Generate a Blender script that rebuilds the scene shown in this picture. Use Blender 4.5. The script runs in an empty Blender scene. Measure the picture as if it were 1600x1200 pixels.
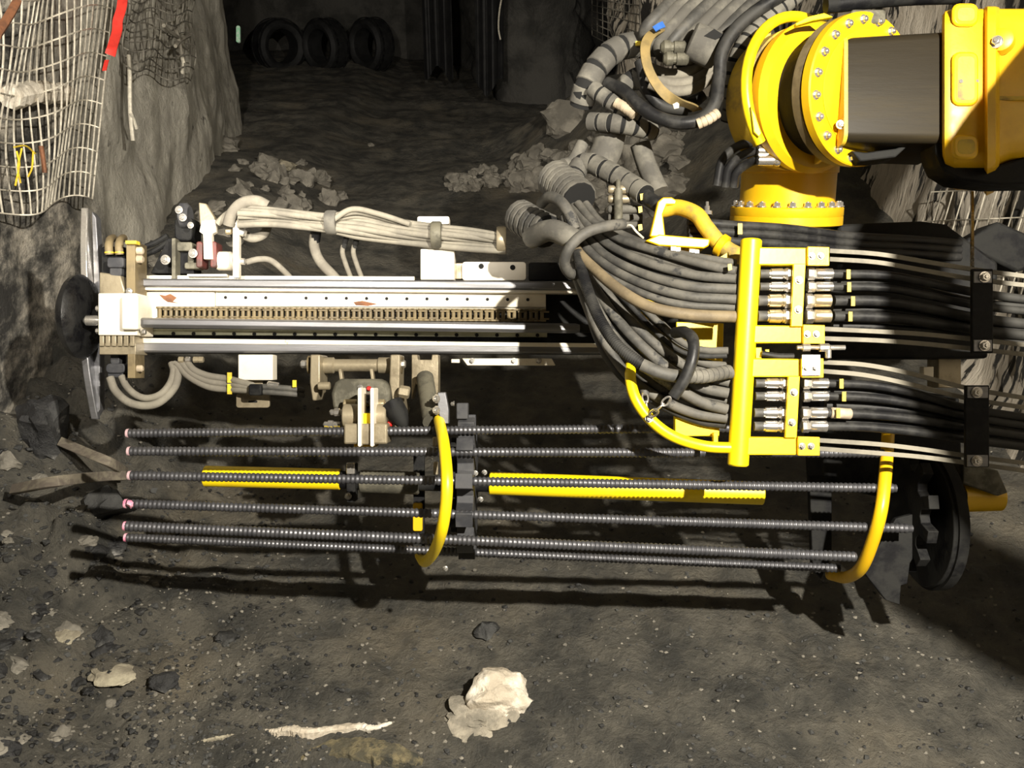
import bpy, bmesh, math, random
from mathutils import Vector, Matrix, noise
random.seed(7)
PI = math.pi
C = bpy.context.scene.collection
# ------------------------------------------------------------------ camera, world, lights, exposure
PITCH = math.radians(26); CP, SP = math.cos(PITCH), math.sin(PITCH)
FPX = 1400.0; CAM = Vector((0, 0, 2.2))
cam = bpy.data.cameras.new('camera'); cam.lens = FPX / 1600 * 36; cam.sensor_width = 36; cam.clip_start = .05
co = bpy.data.objects.new('camera', cam); C.objects.link(co)
co.location = CAM; co.rotation_euler = (PI/2 - PITCH, 0, 0)
bpy.context.scene.camera = co
w = bpy.data.worlds.new('world'); bpy.context.scene.world = w; w.use_nodes = True
w.node_tree.nodes['Background'].inputs[0].default_value = (.9, .92, 1, 1)
w.node_tree.nodes['Background'].inputs[1].default_value = .0015
def lamp(name, loc, target, power, size, ang, col, blend=.5):
    l = bpy.data.lights.new(name, 'SPOT'); l.energy = power; l.shadow_soft_size = size
    l.spot_size = math.radians(ang); l.spot_blend = blend; l.color = col
    o = bpy.data.objects.new(name, l); C.objects.link(o); o.location = loc
    o.rotation_euler = (Vector(target) - Vector(loc)).to_track_quat('-Z', 'Y').to_euler(); return o
lamp('rig_work_lamp', (1.12, -.05, 3.25), (.0, 3.2, .8), 1400, .03, 150, (1, .93, .80))
lamp('wall_fill_lamp', (-.8, .2, 3.6), (-2.6, 5.2, 1.7), 480, .10, 64, (1, .93, .82))  # added fill that brightens the left wall, not a known rig lamp
lamp('rig_head_lamp', (-.7, -.3, 2.9), (-.9, 10.5, .3), 1300, .06, 40, (1, .92, .80), .8)
vs = bpy.context.scene.view_settings
vs.view_transform = 'Standard'; vs.look = 'None'; vs.exposure = 0.0; vs.gamma = 1; vs.use_curve_mapping = False

# ------------------------------------------------------------------ frames and helpers
R_ = Vector((1, 0, 0)); F_ = Vector((0, CP, -SP)); U_ = Vector((0, SP, CP))   # the rig's feed is rolled so its face leans by PITCH
def P(x, y, d): return CAM + d * F_ + R_ * ((x - 800) / FPX * d) + U_ * ((600 - y) / FPX * d)
def ground(x, y, z=0):
    v = F_ + R_ * ((x - 800) / FPX) + U_ * ((600 - y) / FPX); t = (z - CAM.z) / v.z; return CAM + v * t
def fbm(v, o=4, lac=2.1, g=.5):
    s = 0; a = 1
    for i in range(o): s += a * noise.noise(v); v = v * lac; a *= g
    return s
def sstep(a, b, x):
    t = max(0, min(1, (x - a) / (b - a))); return t * t * (3 - 2 * t)
def frame(n):
    n = n.normalized(); a = Vector((0, 0, 1)) if abs(n.z) < .9 else Vector((1, 0, 0))
    u = a.cross(n).normalized(); return u, n.cross(u)
def catmull(p, k):
    if len(p) < 3 or k < 2: return [Vector(q) for q in p]
    q = [p[0] * 2 - p[1]] + list(p) + [p[-1] * 2 - p[-2]]; out = []
    for i in range(1, len(q) - 2):
        a, b, c, d = q[i-1:i+3]
        for j in range(k):
            t = j / k
            out.append(.5 * (2*b + (c-a)*t + (2*a-5*b+4*c-d)*t*t + (3*b-a-3*c+d)*t**3))
    out.append(p[-1].copy()); return out
class G:
    def __init__(s): s.v = []; s.f = []
    def sec(s, rings, closed=False, caps=True):
        n = len(rings[0]); b = len(s.v)
        for r in rings: s.v += r
        m = len(rings)
        for i in range(m if closed else m - 1):
            j = (i + 1) % m
            for k in range(n):
                l = (k + 1) % n
                s.f.append((b+i*n+k, b+i*n+l, b+j*n+l, b+j*n+k))
        if caps and not closed:
            s.f.append(tuple(b+k for k in range(n))[::-1]); s.f.append(tuple(b+(m-1)*n+k for k in range(n)))
        return s
    def path(s, pts, rad, n=10, closed=False, prof=None, up=None):
        rings = []; m = len(pts); N = None
        for i in range(m):
            a = pts[(i-1) % m] if (closed or i) else pts[0]; c = pts[(i+1) % m] if (closed or i < m-1) else pts[-1]
            t = (c - a).normalized() if (c - a).length > 1e-9 else R_
            if up is not None: N = (up - t * up.dot(t)).normalized()
            elif N is None: N = frame(t)[0]
            else:
                N = N - t * N.dot(t); N = N.normalized() if N.length > 1e-6 else frame(t)[0]
            B = t.cross(N); r = rad[i] if isinstance(rad, list) else rad
            if prof: rings.append([pts[i] + N * (q[0]) + B * (q[1]) for q in prof])
            else: rings.append([pts[i] + (N * math.cos(2*PI*k/n) + B * math.sin(2*PI*k/n)) * r for k in range(n)])
        return s.sec(rings, closed)
    def tube(s, pts, r, n=10, k=6, closed=False): return s.path(catmull(pts, k), r, n, closed)
    def strip(s, pts, hw, ht, up=None, k=5):
        return s.path(catmull(pts, k), 1, prof=[(-hw,-ht),(hw,-ht),(hw,ht),(-hw,ht)], up=up or U_)
    def ribbed(s, pts, r, pitch, depth=.15, duty=.75, n=12, k=8):
        c = catmull(pts, k); L = [0]
        for i in range(1, len(c)): L.append(L[-1] + (c[i]-c[i-1]).length)
        T = L[-1]; q = []; rr = []; m = max(2, int(T/pitch)); j = 0
        for i in range(m):
            for t, e in ((0, 1-depth), (.04, 1), (duty-.04, 1.0), (duty, 1-depth), (.99, 1-depth)):
                x = (i + t) / m * T
                while j < len(L)-2 and L[j+1] < x: j += 1
                while j > 0 and L[j] > x: j -= 1
                f = (x - L[j]) / max(1e-9, L[j+1]-L[j]); q.append(c[j].lerp(c[j+1], f)); rr.append(r*e)
        return s.path(q, rr, n)
    def prism(s, poly, ext):
        n = len(poly); b = len(s.v); s.v += [Vector(p) for p in poly] + [Vector(p) + ext for p in poly]
        s.f.append(tuple(b+i for i in range(n))); s.f.append(tuple(b+n+i for i in range(n))[::-1])
        for i in range(n): j = (i+1) % n; s.f.append((b+i, b+n+i, b+n+j, b+j))
        return s
    def pp(s, poly, d, t): return s.prism([P(x, y, d) for x, y in poly], F_ * t)
    def pb(s, x0, y0, x1, y1, d, t): return s.pp([(x0,y0),(x1,y0),(x1,y1),(x0,y1)], d, t)
    def rb(s, x0, y0, x1, y1, d, t, r=6):
        q = []
        for cx, cy, a in ((x1-r,y0+r,-PI/2),(x1-r,y1-r,0),(x0+r,y1-r,PI/2),(x0+r,y0+r,PI)):
            for k in range(5): q.append((cx + r*math.cos(a+k*PI/8), cy + r*math.sin(a+k*PI/8)))
        return s.pp(q, d, t)
    def box(s, c, x, y, z):
        return s.prism([c-x-y-z, c+x-y-z, c+x+y-z, c-x+y-z], z*2)
    def lathe(s, o, ax, prof, n=24):
        u, v = frame(ax); ax = ax.normalized()
        return s.sec([[o + ax*h + (u*math.cos(2*PI*k/n) + v*math.sin(2*PI*k/n))*r for k in range(n)] for h, r in prof])
    def cyl(s, a, b, r, n=16, bev=.0):
        L = (b-a).length; bv = min(bev, r*.5, L*.4)
        return s.lathe(a, b-a, [(0, r-bv), (bv, r), (L-bv, r), (L, r-bv)] if bv else [(0, r), (L, r)], n)
    def disc(s, c, n, ro, ri, t, seg=48):
        u, v = frame(n); n = n.normalized()
        prof = [(ri, -t/2), (ro, -t/2), (ro, t/2), (ri, t/2)]; rings = []
        for k in range(seg):
            e = u*math.cos(2*PI*k/seg) + v*math.sin(2*PI*k/seg); rings.append([c + e*a + n*h for a, h in prof])
        return s.sec(rings, True)
    def rock(s, c, sz, seed, jag=.25, flat=1, sub=2, n=16):
        rnd = random.Random(seed); bm = bmesh.new()
        for _ in range(n):
            v = Vector((rnd.gauss(0,1), rnd.gauss(0,1), rnd.gauss(0,1))).normalized() * rnd.uniform(.75 if n < 30 else .9, 1.0); bm.verts.new(v)
        bmesh.ops.convex_hull(bm, input=bm.verts[:])
        bmesh.ops.delete(bm, geom=[v for v in bm.verts if not v.link_faces], context='VERTS')
        for _ in range(sub):
            bmesh.ops.subdivide_edges(bm, edges=bm.edges[:], cuts=1, use_grid_fill=True)
            bmesh.ops.triangulate(bm, faces=bm.faces[:])
        if sub: bmesh.ops.smooth_vert(bm, verts=bm.verts[:], factor=.3, use_axis_x=True, use_axis_y=True, use_axis_z=True)
        rz = rnd.uniform(0, 6.28); M = Matrix.Rotation(rz, 3, 'Z'); off = Vector((seed*3.1, seed*1.7, 0))
        b = len(s.v); idx = {}
        for i, v in enumerate(bm.verts):
            idx[v] = b+i; p = v.co + v.co.normalized() * jag * fbm(v.co*1.8 + off, 3) if sub else v.co
            p = M @ p; s.v.append(c + Vector((p.x*sz[0], p.y*sz[1], p.z*sz[2]*flat)))
        for f in bm.faces: s.f.append(tuple(idx[v] for v in f.verts))
        bm.free(); return s
W = {}
def mesh_of(g, name, m, org, smooth=40):
    me = bpy.data.meshes.new(name); me.from_pydata([tuple(v - org) for v in g.v], [], g.f)
    bm = bmesh.new(); bm.from_mesh(me); bmesh.ops.recalc_face_normals(bm, faces=bm.faces[:]); bm.to_mesh(me); bm.free()
    me.materials.append(m)
    if smooth:
        me.shade_smooth(); me.set_sharp_from_angle(angle=math.radians(smooth))
    return me
def obj(name, g, m, parent=None, bevel=0, smooth=40, label=None):
    if parent is None:
        xs = [v.x for v in g.v]; ys = [v.y for v in g.v]; zs = [v.z for v in g.v]
        org = Vector(((min(xs)+max(xs))/2, (min(ys)+max(ys))/2, min(zs)))
    else: org = W[parent.name]
    o = bpy.data.objects.new(name, mesh_of(g, name, m, org, smooth)); C.objects.link(o)
    if parent is None: o.location = org
    else: o.parent = parent
    W[o.name] = org
    if bevel:
        b = o.modifiers.new('bevel', 'BEVEL'); b.width = bevel; b.segments = 2; b.limit_method = 'ANGLE'; b.angle_limit = math.radians(40)
    if label: o['label'] = label
    return o
def tag(o, label, cat, group=None, kind=None):
    o['label'] = label; o['category'] = cat
    if group: o['group'] = group
    if kind: o['kind'] = kind
    return o
def thing(name, label, cat, loc, group=None):
    o = bpy.data.objects.new(name, None); C.objects.link(o); o.location = loc; o.empty_display_size = .1
    W[o.name] = Vector(loc); return tag(o, label, cat, group)
def struct(name, g, m, smooth=40):
    o = obj(name, g, m, None, 0, smooth); o['kind'] = 'structure'; return o
def inst(name, me, parent, pos, nrm, scale=1, spin=0, label=None):
    o = bpy.data.objects.new(name, me); C.objects.link(o); o.parent = parent
    o.location = pos - W[parent.name]; o.rotation_mode = 'QUATERNION'
    o.rotation_quaternion = nrm.to_track_quat('Z', 'Y') @ Matrix.Rotation(spin, 3, 'Z').to_quaternion()
    o.scale = (scale,)*3
    if label: o['label'] = label
    return o

# ------------------------------------------------------------------ materials
def mat(name, col, col2=None, scale=6, rough=.6, rough2=None, metal=0, bump=0, bscale=40, lo=.4, hi=.6, col3=None, s3=2, lo3=.5, hi3=.65, detail=6, stretch=None):
    m = bpy.data.materials.new(name); m.use_nodes = True; nt = m.node_tree; N = nt.nodes; L = nt.links
    b = N['Principled BSDF']; b.inputs['Base Color'].default_value = (*col, 1)
    b.inputs['Roughness'].default_value = rough; b.inputs['Metallic'].default_value = metal
    tc = N.new('ShaderNodeTexCoord'); src = tc.outputs['Object']
    if stretch:
        mp = N.new('ShaderNodeMapping'); mp.inputs['Scale'].default_value = stretch; L.new(src, mp.inputs[0]); src = mp.outputs[0]
    def ramp(sc, lo, hi, dt):
        n = N.new('ShaderNodeTexNoise'); n.inputs['Scale'].default_value = sc; n.inputs['Detail'].default_value = dt
        n.inputs['Roughness'].default_value = .65; L.new(src, n.inputs['Vector'])
        r = N.new('ShaderNodeMapRange'); r.inputs[1].default_value = lo; r.inputs[2].default_value = hi; r.interpolation_type = 'SMOOTHSTEP'
        L.new(n.outputs[0], r.inputs[0]); return r.outputs[0]
    out = None
    if col2:
        f = ramp(scale, lo, hi, detail); mx = N.new('ShaderNodeMix'); mx.data_type = 'RGBA'
        mx.inputs[6].default_value = (*col, 1); mx.inputs[7].default_value = (*col2, 1); L.new(f, mx.inputs[0]); out = mx.outputs[2]
        if rough2 is not None:
            rm = N.new('ShaderNodeMapRange'); rm.inputs[3].default_value = rough; rm.inputs[4].default_value = rough2
            L.new(f, rm.inputs[0]); L.new(rm.outputs[0], b.inputs['Roughness'])
    if col3:
        f3 = ramp(s3, lo3, hi3, 8); m3 = N.new('ShaderNodeMix'); m3.data_type = 'RGBA'; L.new(f3, m3.inputs[0])
        if out: L.new(out, m3.inputs[6])
        else: m3.inputs[6].default_value = (*col, 1)
        m3.inputs[7].default_value = (*col3, 1); out = m3.outputs[2]
    if out: L.new(out, b.inputs['Base Color'])
    if bump:
        n = N.new('ShaderNodeTexNoise'); n.inputs['Scale'].default_value = bscale; n.inputs['Detail'].default_value = 8
        n.inputs['Roughness'].default_value = .7; L.new(src, n.inputs['Vector'])
        bp = N.new('ShaderNodeBump'); bp.inputs['Strength'].default_value = 1; bp.inputs['Distance'].default_value = bump
        L.new(n.outputs[0], bp.inputs['Height']); L.new(bp.outputs[0], b.inputs['Normal'])
    return m
M = {}
M['floor'] = mat('wet_mine_floor', (.055,.054,.048), (.165,.152,.122), 5, .62, .92, 0, .05, 30, .34, .68, (.23,.20,.145), 1.3, .50, .74, detail=14)
M['wall'] = mat('shotcrete_rock', (.33,.31,.26), (.52,.49,.42), 2.2, .9, .95, 0, .025, 12, .35, .62, (.12,.11,.095), 3.5, .60, .70)
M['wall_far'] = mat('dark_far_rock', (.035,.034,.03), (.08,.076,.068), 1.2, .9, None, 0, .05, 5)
M['wall_shale'] = mat('tan_shale', (.40,.35,.28), (.60,.54,.45), 3, .9, None, 0, .04, 7, .4, .6, (.02,.018,.015), 5, .52, .56, stretch=(1, 2.2, .35))
M['rock'] = mat('grey_rock', (.13,.12,.10), (.26,.24,.20), 3, .9, None, 0, .012, 18)
M['rock_dark'] = mat('dark_wet_rock', (.018,.018,.018), (.07,.07,.066), 4, .45, .8, 0, .015, 14, .4, .65)
M['rock_white'] = mat('pale_rock', (.52,.45,.35), (.85,.78,.66), 9, .85, None, 0, .012, 30)
M['rock_tan'] = mat('tan_rock', (.26,.23,.17), (.42,.38,.28), 9, .9, None, 0, .01, 30)
M['yellow'] = mat('yellow_paint', (.74,.44,.006), (.60,.34,.006), 5, .36, .5, 0, .0004, 60, .45, .75, (.16,.10,.02), 7, .66, .76)
M['yellow2'] = mat('yellow_lemon_paint', (.90,.66,.005), (.80,.56,.008), 5, .4, .5, 0, .0003, 60, .5, .7, (.45,.28,.02), 14, .68, .76)
M['yellow_dirt_shade'] = mat('dirty_and_shaded_yellow_paint', (.62,.42,.03), (.18,.14,.07), 8, .5, .8, 0, .001, 50, .45, .7)  # dirt tone, also painted shade in the housing slots
M['white'] = mat('pale_painted_steel', (.80,.74,.62), (.66,.60,.48), 9, .4, .6, 0, .0005, 50, .5, .7, (.30,.18,.10), 11, .67, .74)
M['steel'] = mat('worn_steel', (.26,.26,.275), (.17,.17,.175), 6, .38, .5, .75, .0005, 80, .4, .65, stretch=(.3, 3, 3))
M['chrome'] = mat('bright_steel', (.80,.78,.74), (.55,.52,.48), 14, .22, .35, .9)
M['steel_tan'] = mat('oily_tan_steel', (.34,.29,.20), (.17,.14,.09), 9, .38, .6, .4, .001, 60, .42, .7)
M['olive'] = mat('muddy_cast_iron', (.14,.13,.095), (.07,.065,.048), 12, .6, .85, .1, .002, 60)
M['brass'] = mat('brass_fitting', (.72,.60,.38), (.50,.42,.27), 20, .28, .4, .8)
M['black'] = mat('black_steel', (.007,.007,.008), (.020,.020,.019), 12, .5, .75, .1, .001, 60)
M['charcoal'] = mat('charcoal_polymer', (.035,.036,.041), (.06,.06,.063), 10, .5, .7, 0, .0006, 60)
M['brown'] = mat('brown_oily_steel', (.13,.10,.055), (.22,.17,.09), 10, .5, .7, .2, .001, 50)
M['boom_box'] = mat('wet_black_boom_steel', (.020,.016,.010), (.040,.030,.013), 3, .42, .55, .0, .0004, 30, .4, .7, (.16,.11,.03), 2, .6, .75, stretch=(.25, 2, 2))
M['rubber'] = mat('dusty_black_hose', (.045,.044,.041), (.125,.117,.10), 7, .55, .8, 0, .001, 50, .35, .62, (.03,.03,.03), 8, .56, .62)
M['rubber_black'] = mat('black_hose', (.012,.012,.013), (.040,.039,.036), 8, .42, .65, 0, .0006, 60)
M['rubber_dust'] = mat('mud_caked_hose', (.16,.145,.118), (.25,.23,.185), 9, .85, None, 0, .0015, 60, .4, .65)
M['rubber_tan'] = mat('tan_hose', (.20,.155,.09), (.13,.10,.06), 9, .7, None, 0, .0008, 60)
M['rubber_pale'] = mat('pale_dusty_hose', (.24,.22,.175), (.16,.147,.12), 9, .8, None, 0, .0012, 50, .42, .65)
M['sleeve'] = mat('dusty_spiral_sleeve', (.085,.08,.07), (.165,.155,.13), 7, .85, None, 0, .0012, 50)
M['strap'] = mat('tan_strap', (.28,.20,.075), (.19,.14,.055), 12, .7)
M['tape'] = mat('cream_tape', (.50,.41,.29), (.34,.28,.2), 20, .7)
M['tagyellow'] = mat('yellow_tag_plastic', (.85,.62,.04), (.6,.42,.04), 50, .5)
M['red'] = mat('red_plastic', (.60,.02,.015), (.40,.012,.01), 20, .5)
M['oxblood'] = mat('dark_red_bushing', (.13,.035,.03), (.07,.03,.025), 30, .5)
M['redcloth'] = mat('red_ribbon', (.80,.045,.03), (.60,.03,.02), 8, .6)
M['pink'] = mat('pink_paint', (.75,.22,.35), (.85,.45,.55), 60, .6)
M['rebar'] = mat('rock_bolt_steel', (.13,.13,.14), (.08,.08,.088), 20, .40, .55, .7)
M['wire'] = mat('galvanised_wire', (.72,.67,.56), (.50,.46,.38), 30, .6, None, .2)
M['wire_dark'] = mat('muddy_wire', (.20,.185,.155), (.12,.11,.09), 30, .8)
M['rust'] = mat('rusty_bar', (.22,.09,.04), (.14,.06,.03), 20, .8)
M['rag'] = mat('white_rag', (.62,.58,.48), (.45,.42,.35), 30, .9)
M['wood'] = mat('muddy_timber', (.20,.175,.13), (.12,.10,.08), 8, .85, None, 0, .003, 30, stretch=(.4, 3, 3))
M['duct'] = mat('dark_vent_duct', (.005,.005,.005), (.012,.012,.012), 8, .7)
M['drape'] = mat('black_vent_curtain', (.008,.008,.009), (.02,.02,.02), 5, .8)
M['green'] = mat('green_reflector', (.45,.95,.6), (.8,1,.85), 30, .3)
M['bluetape'] = mat('blue_tape', (.03,.12,.42), None, rough=.5)
for k_, v_ in (('black', .15), ('boom_box', .12), ('rubber_black', .3), ('charcoal', .3)): M[k_].node_tree.nodes['Principled BSDF'].inputs['Specular IOR Level'].default_value = v_
M['rock_scuffed'] = mat('scuffed_dark_rock', (.015,.015,.016), (.06,.06,.058), 5, .5, .8, 0, .02, 14, .4, .65, (.30,.29,.27), 6, .55, .66)
M['ochre'] = mat('ochre_crushed_rock', (.10,.09,.06), (.24,.20,.11), 16, .9, None, 0, .02, 40, .4, .6, (.05,.05,.04), 10, .52, .6)
M['hole'] = mat('dark_hole', (.006,.006,.006), None, rough=.9)

# ------------------------------------------------------------------ setting
def wall_left_material():          # grey sprayed concrete, with bare dark banded bedrock on the nearest stretch behind the mesh
    m = mat('sprayed_concrete_and_bedrock', (.40,.375,.32), (.56,.53,.45), 2.5, .9, None, 0, .03, 16, .35, .62, (.10,.09,.08), 6, .63, .70)
    nt = m.node_tree; N = nt.nodes; L = nt.links; b = N['Principled BSDF']; src = b.inputs['Base Color'].links[0].from_socket
    gm = N.new('ShaderNodeNewGeometry'); mp = N.new('ShaderNodeMapping'); mp.inputs['Scale'].default_value = (1, 1, 2.2); L.new(gm.outputs['Position'], mp.inputs[0])
    n = N.new('ShaderNodeTexNoise'); n.inputs['Scale'].default_value = 2.6; n.inputs['Detail'].default_value = 9; n.inputs['Roughness'].default_value = .7; L.new(mp.outputs[0], n.inputs['Vector'])
    r = N.new('ShaderNodeValToRGB'); e = r.color_ramp.elements; e[0].position = .42; e[0].color = (.035,.033,.03,1); e[1].position = .62; e[1].color = (.55,.50,.42,1)
    k = e.new(.5); k.color = (.16,.15,.13,1); L.new(n.outputs[0], r.inputs[0])
    sp = N.new('ShaderNodeSeparateXYZ'); L.new(gm.outputs['Position'], sp.inputs[0])
    n2 = N.new('ShaderNodeTexNoise'); n2.inputs['Scale'].default_value = 1.5; L.new(gm.outputs['Position'], n2.inputs['Vector'])
    ad = N.new('ShaderNodeMath'); ad.operation = 'MULTIPLY_ADD'; ad.inputs[1].default_value = 1.6; L.new(n2.outputs[0], ad.inputs[0]); L.new(sp.outputs['Y'], ad.inputs[2])
    mr = N.new('ShaderNodeMapRange'); mr.inputs[1].default_value = 6.2; mr.inputs[2].default_value = 5.4; L.new(ad.outputs[0], mr.inputs[0])
    mx = N.new('ShaderNodeMix'); mx.data_type = 'RGBA'; L.new(mr.outputs[0], mx.inputs[0]); L.new(src, mx.inputs[6]); L.new(r.outputs[0], mx.inputs[7]); L.new(mx.outputs[2], b.inputs['Base Color'])
    return m
M['wall_left'] = wall_left_material()
def pathx(path, y):
    for (x0, y0), (x1, y1) in zip(path, path[1:]):
        if y0 <= y <= y1: return x0 + (x1-x0)*(y-y0)/(y1-y0)
    return path[-1][0] if y > path[-1][1] else path[0][0]
LW = [(-2.05,.0),(-2.2,2.5),(-2.3,4.0),(-2.5,6.0),(-2.85,8.5),(-3.4,11.4)]
RW = [(2.2,-.5),(2.3,2.5),(2.45,5.0),(2.2,7.0),(1.75,8.8),(1.15,11.0)]
def hfloor(x, y):
    lb = sstep(-1.3, -2.2, x - .0 + (y-4)*.05) * (.34 if y < 9 else .2) * sstep(-.5, 1.0, y)
    rx = pathx(RW, y); rb = sstep(rx - 1.6, rx - .2, x) * .95 * sstep(4.0, 6.5, y) * sstep(12.2, 10.2, y)
    rough = .3 + 1.3 * sstep(-.6, -1.8, x) * sstep(7, 4.5, y)
    h = lb + rb + .06*fbm(Vector((x*.7, y*.9, 3)), 3)
    h += .036 * rough * fbm(Vector((x*3.2, y*3.2, 1)), 4) + .016*fbm(Vector((x*11, y*13, 5)), 4)*(1 + rough)*sstep(9, 5, y) + .02*(1+rough)*max(0, fbm(Vector((x*7, y*8, 15)), 3)-.1)
    h += .07 * sstep(8, 12, y) * fbm(Vector((x*.35, y*1.3, 9)), 3)
    # rubble shelf below the left wall
    c = noise.voronoi(Vector((x*4.5, y*4.5, 0)))[0]; h += .11 * rough * sstep(.5, 1.0, rough) * (c[1]-c[0]) * sstep(-.9, -1.6, x)
    h += .05 * max(0, 1 - abs(y - 11.2)/.5) * sstep(-3, -1, x) + .07 * sstep(.35, 0, abs(y - 8.9 - .2*x)) * sstep(-1.6, 0, x) * 1
    return h
g = G(); NX, NY = 420, 460; ys = [ .15 + (22.5-.15) * ((j/(NY-1))**2.3) for j in range(NY)]
for j in range(NY):
    y = ys[j]; wdt = 3.0 + y*.38
    for i in range(NX):
        x = -wdt + 2*wdt*i/(NX-1); g.v.append(Vector((x, y, hfloor(x, y))))
for j in range(NY-1):
    for i in range(NX-1):
        a = j*NX+i; g.f.append((a, a+1, a+NX+1, a+NX))
struct('floor', g, M['floor'], 60)
g = G().prism([Vector((-9, -3, .0)), Vector((9, -3, .0)), Vector((9, .2, 0)), Vector((-9, .2, 0))], Vector((0, 0, -.2)))
struct('floor_behind', g, M['floor'])

def wall(name, path, zb, zt, step, amp, m, seed, jag=0, lean=0):
    pts = []
    for (x0, y0), (x1, y1) in zip(path, path[1:]):
        L = math.hypot(x1-x0, y1-y0); k = max(1, int(L/step))
        for i in range(k): pts.append(Vector((x0+(x1-x0)*i/k, y0+(y1-y0)*i/k, 0)))
    pts.append(Vector((*path[-1], 0)))
    nz = int((zt-zb)/step); g = G(); n = len(pts); base = path[0]
    for i, p in enumerate(pts):
        a = pts[max(0, i-8)]; b = pts[min(n-1, i+8)]; t = (b-a).normalized(); nr = Vector((t.y, -t.x, 0))
        for k in range(nz+1):
            z = zb + (zt-zb)*k/nz; q = p + Vector((0, 0, z))
            e = amp*fbm(q*.9 + Vector((seed, 0, 0)), 5) + lean*(z-1.0)
            if jag:
                c = noise.voronoi(Vector((q.x*1.3, q.y*1.3+q.x, q.z*.8+seed)))[0]; e += jag*(c[1]-c[0])
            g.v.append(q + nr*e)
    for i in range(n-1):
        for k in range(nz):
            a = i*(nz+1)+k; g.f.append((a, a+1, a+nz+2, a+nz+1))
    return struct(name, g, m, 50)
wall('wall_left', LW + [(-4.2,12.2),(-9,13)], -.3, 5.2, .05, .09, M['wall_left'], 3, .05)
wall('wall_right', RW, -.3, 5.2, .06, .16, M['wall_shale'], 11, .22)
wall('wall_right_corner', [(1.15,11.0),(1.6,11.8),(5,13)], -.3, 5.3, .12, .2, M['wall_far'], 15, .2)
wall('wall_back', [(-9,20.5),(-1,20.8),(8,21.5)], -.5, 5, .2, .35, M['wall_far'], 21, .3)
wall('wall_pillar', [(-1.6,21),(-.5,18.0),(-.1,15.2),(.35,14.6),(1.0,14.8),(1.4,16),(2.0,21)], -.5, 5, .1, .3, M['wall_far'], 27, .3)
wall('wall_behind', [(-3,-2.6),(3,-2.6)], -.3, 5.3, .2, .1, M['wall'], 31)
wall('wall_left_behind', [(-2.1,-3),(-2.05,.0)], -.3, 5.3, .2, .1, M['wall'], 32)
wall('wall_right_behind', [(2.2,-3),(2.2,-.5)], -.3, 5.3, .2, .1, M['wall'], 33)
g = G()
for j in range(60):
    for i in range(40):
        x = -9 + 18*i/39; y = -3 + 25*j/59; g.v.append(Vector((x, y, 5.2 + .3*fbm(Vector((x*.6, y*.6, 40)), 4))))
for j in range(59):
    for i in range(39): a = j*40+i; g.f.append((a, a+1, a+41, a+40))
struct('ceiling', g, M['wall'])

def Pwall(px, py, path, off):      # point on a side wall seen along a sight line, off metres in front of it
    v = F_ + R_*((px-800)/FPX) + U_*((600-py)/FPX); d = 4
    for _ in range(40):
        q = CAM + v*d; t = pathx(path, q.y) + off; d = d*.5 + .5*max(1.5, min(14, t/(v.x if abs(v.x) > .05 else .05)))
    return CAM + v*d

# ---- rock rubble
def land(px, py):
    v = F_ + R_*((px-800)/FPX) + U_*((600-py)/FPX); d = 1.6
    while d < 20:
        q = CAM + v*d
        if q.z < hfloor(q.x, q.y): break
        d += .02
    return q
def put_rock(name, px, py, size, seed, m, label, cat='rock', group=None, flat=.8, z=None, jag=.3, sub=2, n=16, asp=(1,.85)):
    p = land(px, py); p.z += size*.35*flat
    g = G().rock(p, (size*asp[0], size*asp[1], size), seed, jag, flat, sub, n)
    return tag(obj(name, g, m, None, 0, 32), label, cat, group)
rnd = random.Random(5)
put_rock('boulder', 884, 200, .30, 3, M['rock'], 'large rounded grey boulder atop the rubble pile beside the black opening', 'boulder')
pile = []
for i in range(170):
    t = rnd.random(); cx = 700 + 370*t; top = 285 - 95*t; py = rnd.uniform(top, 300 + 45*(t > .55))
    s = rnd.choice([.05, .07, .09, .12, .17, .2]) * (1 if t > .3 else .6); pile.append((py, cx, s, i))
for py, px, s, i in sorted(pile):
    put_rock('rubble_rock', px, py, s, 100+i, M['rock'], 'angular grey rock in the rubble pile behind the hoses', 'rock', 'rubble pile rocks', .8)
for i in range(34):
    px = rnd.gauss(440, 45); py = rnd.gauss(300, 28)
    if py > 345: continue
    put_rock('rubble_rock', px, py, rnd.choice([.05,.07,.1,.14]), 300+i, M['rock'], 'small brown-grey rock lying at the foot of the left wall', 'rock', 'rocks at left wall foot', .8)
for i in range(46):
    px = rnd.uniform(215, 400); py = rnd.uniform(345, 425) - (px-215)*.25; p = land(px, py)
    if p.x < pathx(LW, p.y) + .12: continue
    put_rock('rubble_rock', px, py, rnd.choice([.04,.05,.07,.1]), 500+i, M['rock'], 'small grey rock on the rubble slope right behind the feed end', 'rock', 'rocks on slope behind feed end', .7)
put_rock('rock', 447, 265, .12, 77, M['rock_tan'], 'yellowish tan stone topping the small rocks by left wall', 'rock')
put_rock('rock', 355, 235, .22, 78, M['rock'], 'smooth grey rock at the base of left wall corner', 'rock', flat=.6)
put_rock('boulder', 88, 692, .15, 79, M['rock_scuffed'], 'pointed dark boulder with pale scuffs left of the drill feed', 'boulder', flat=1.25)
put_rock('boulder', 172, 812, .11, 81, M['rock_dark'], 'black glossy rock near the pink tipped bolt ends', 'boulder', flat=1.0)
put_rock('rock', 20, 722, .06, 82, M['rock'], 'small grey-green stone at left edge beside pointed boulder', 'rock')
put_rock('rock', 136, 852, .045, 83, M['rock'], 'small pale grey stone below the black glossy rock', 'rock')
put_rock('rock', 100, 998, .055, 85, M['rock_tan'], 'flat olive-tan stone at lower left above the tan slab', 'rock', flat=.3)
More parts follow.
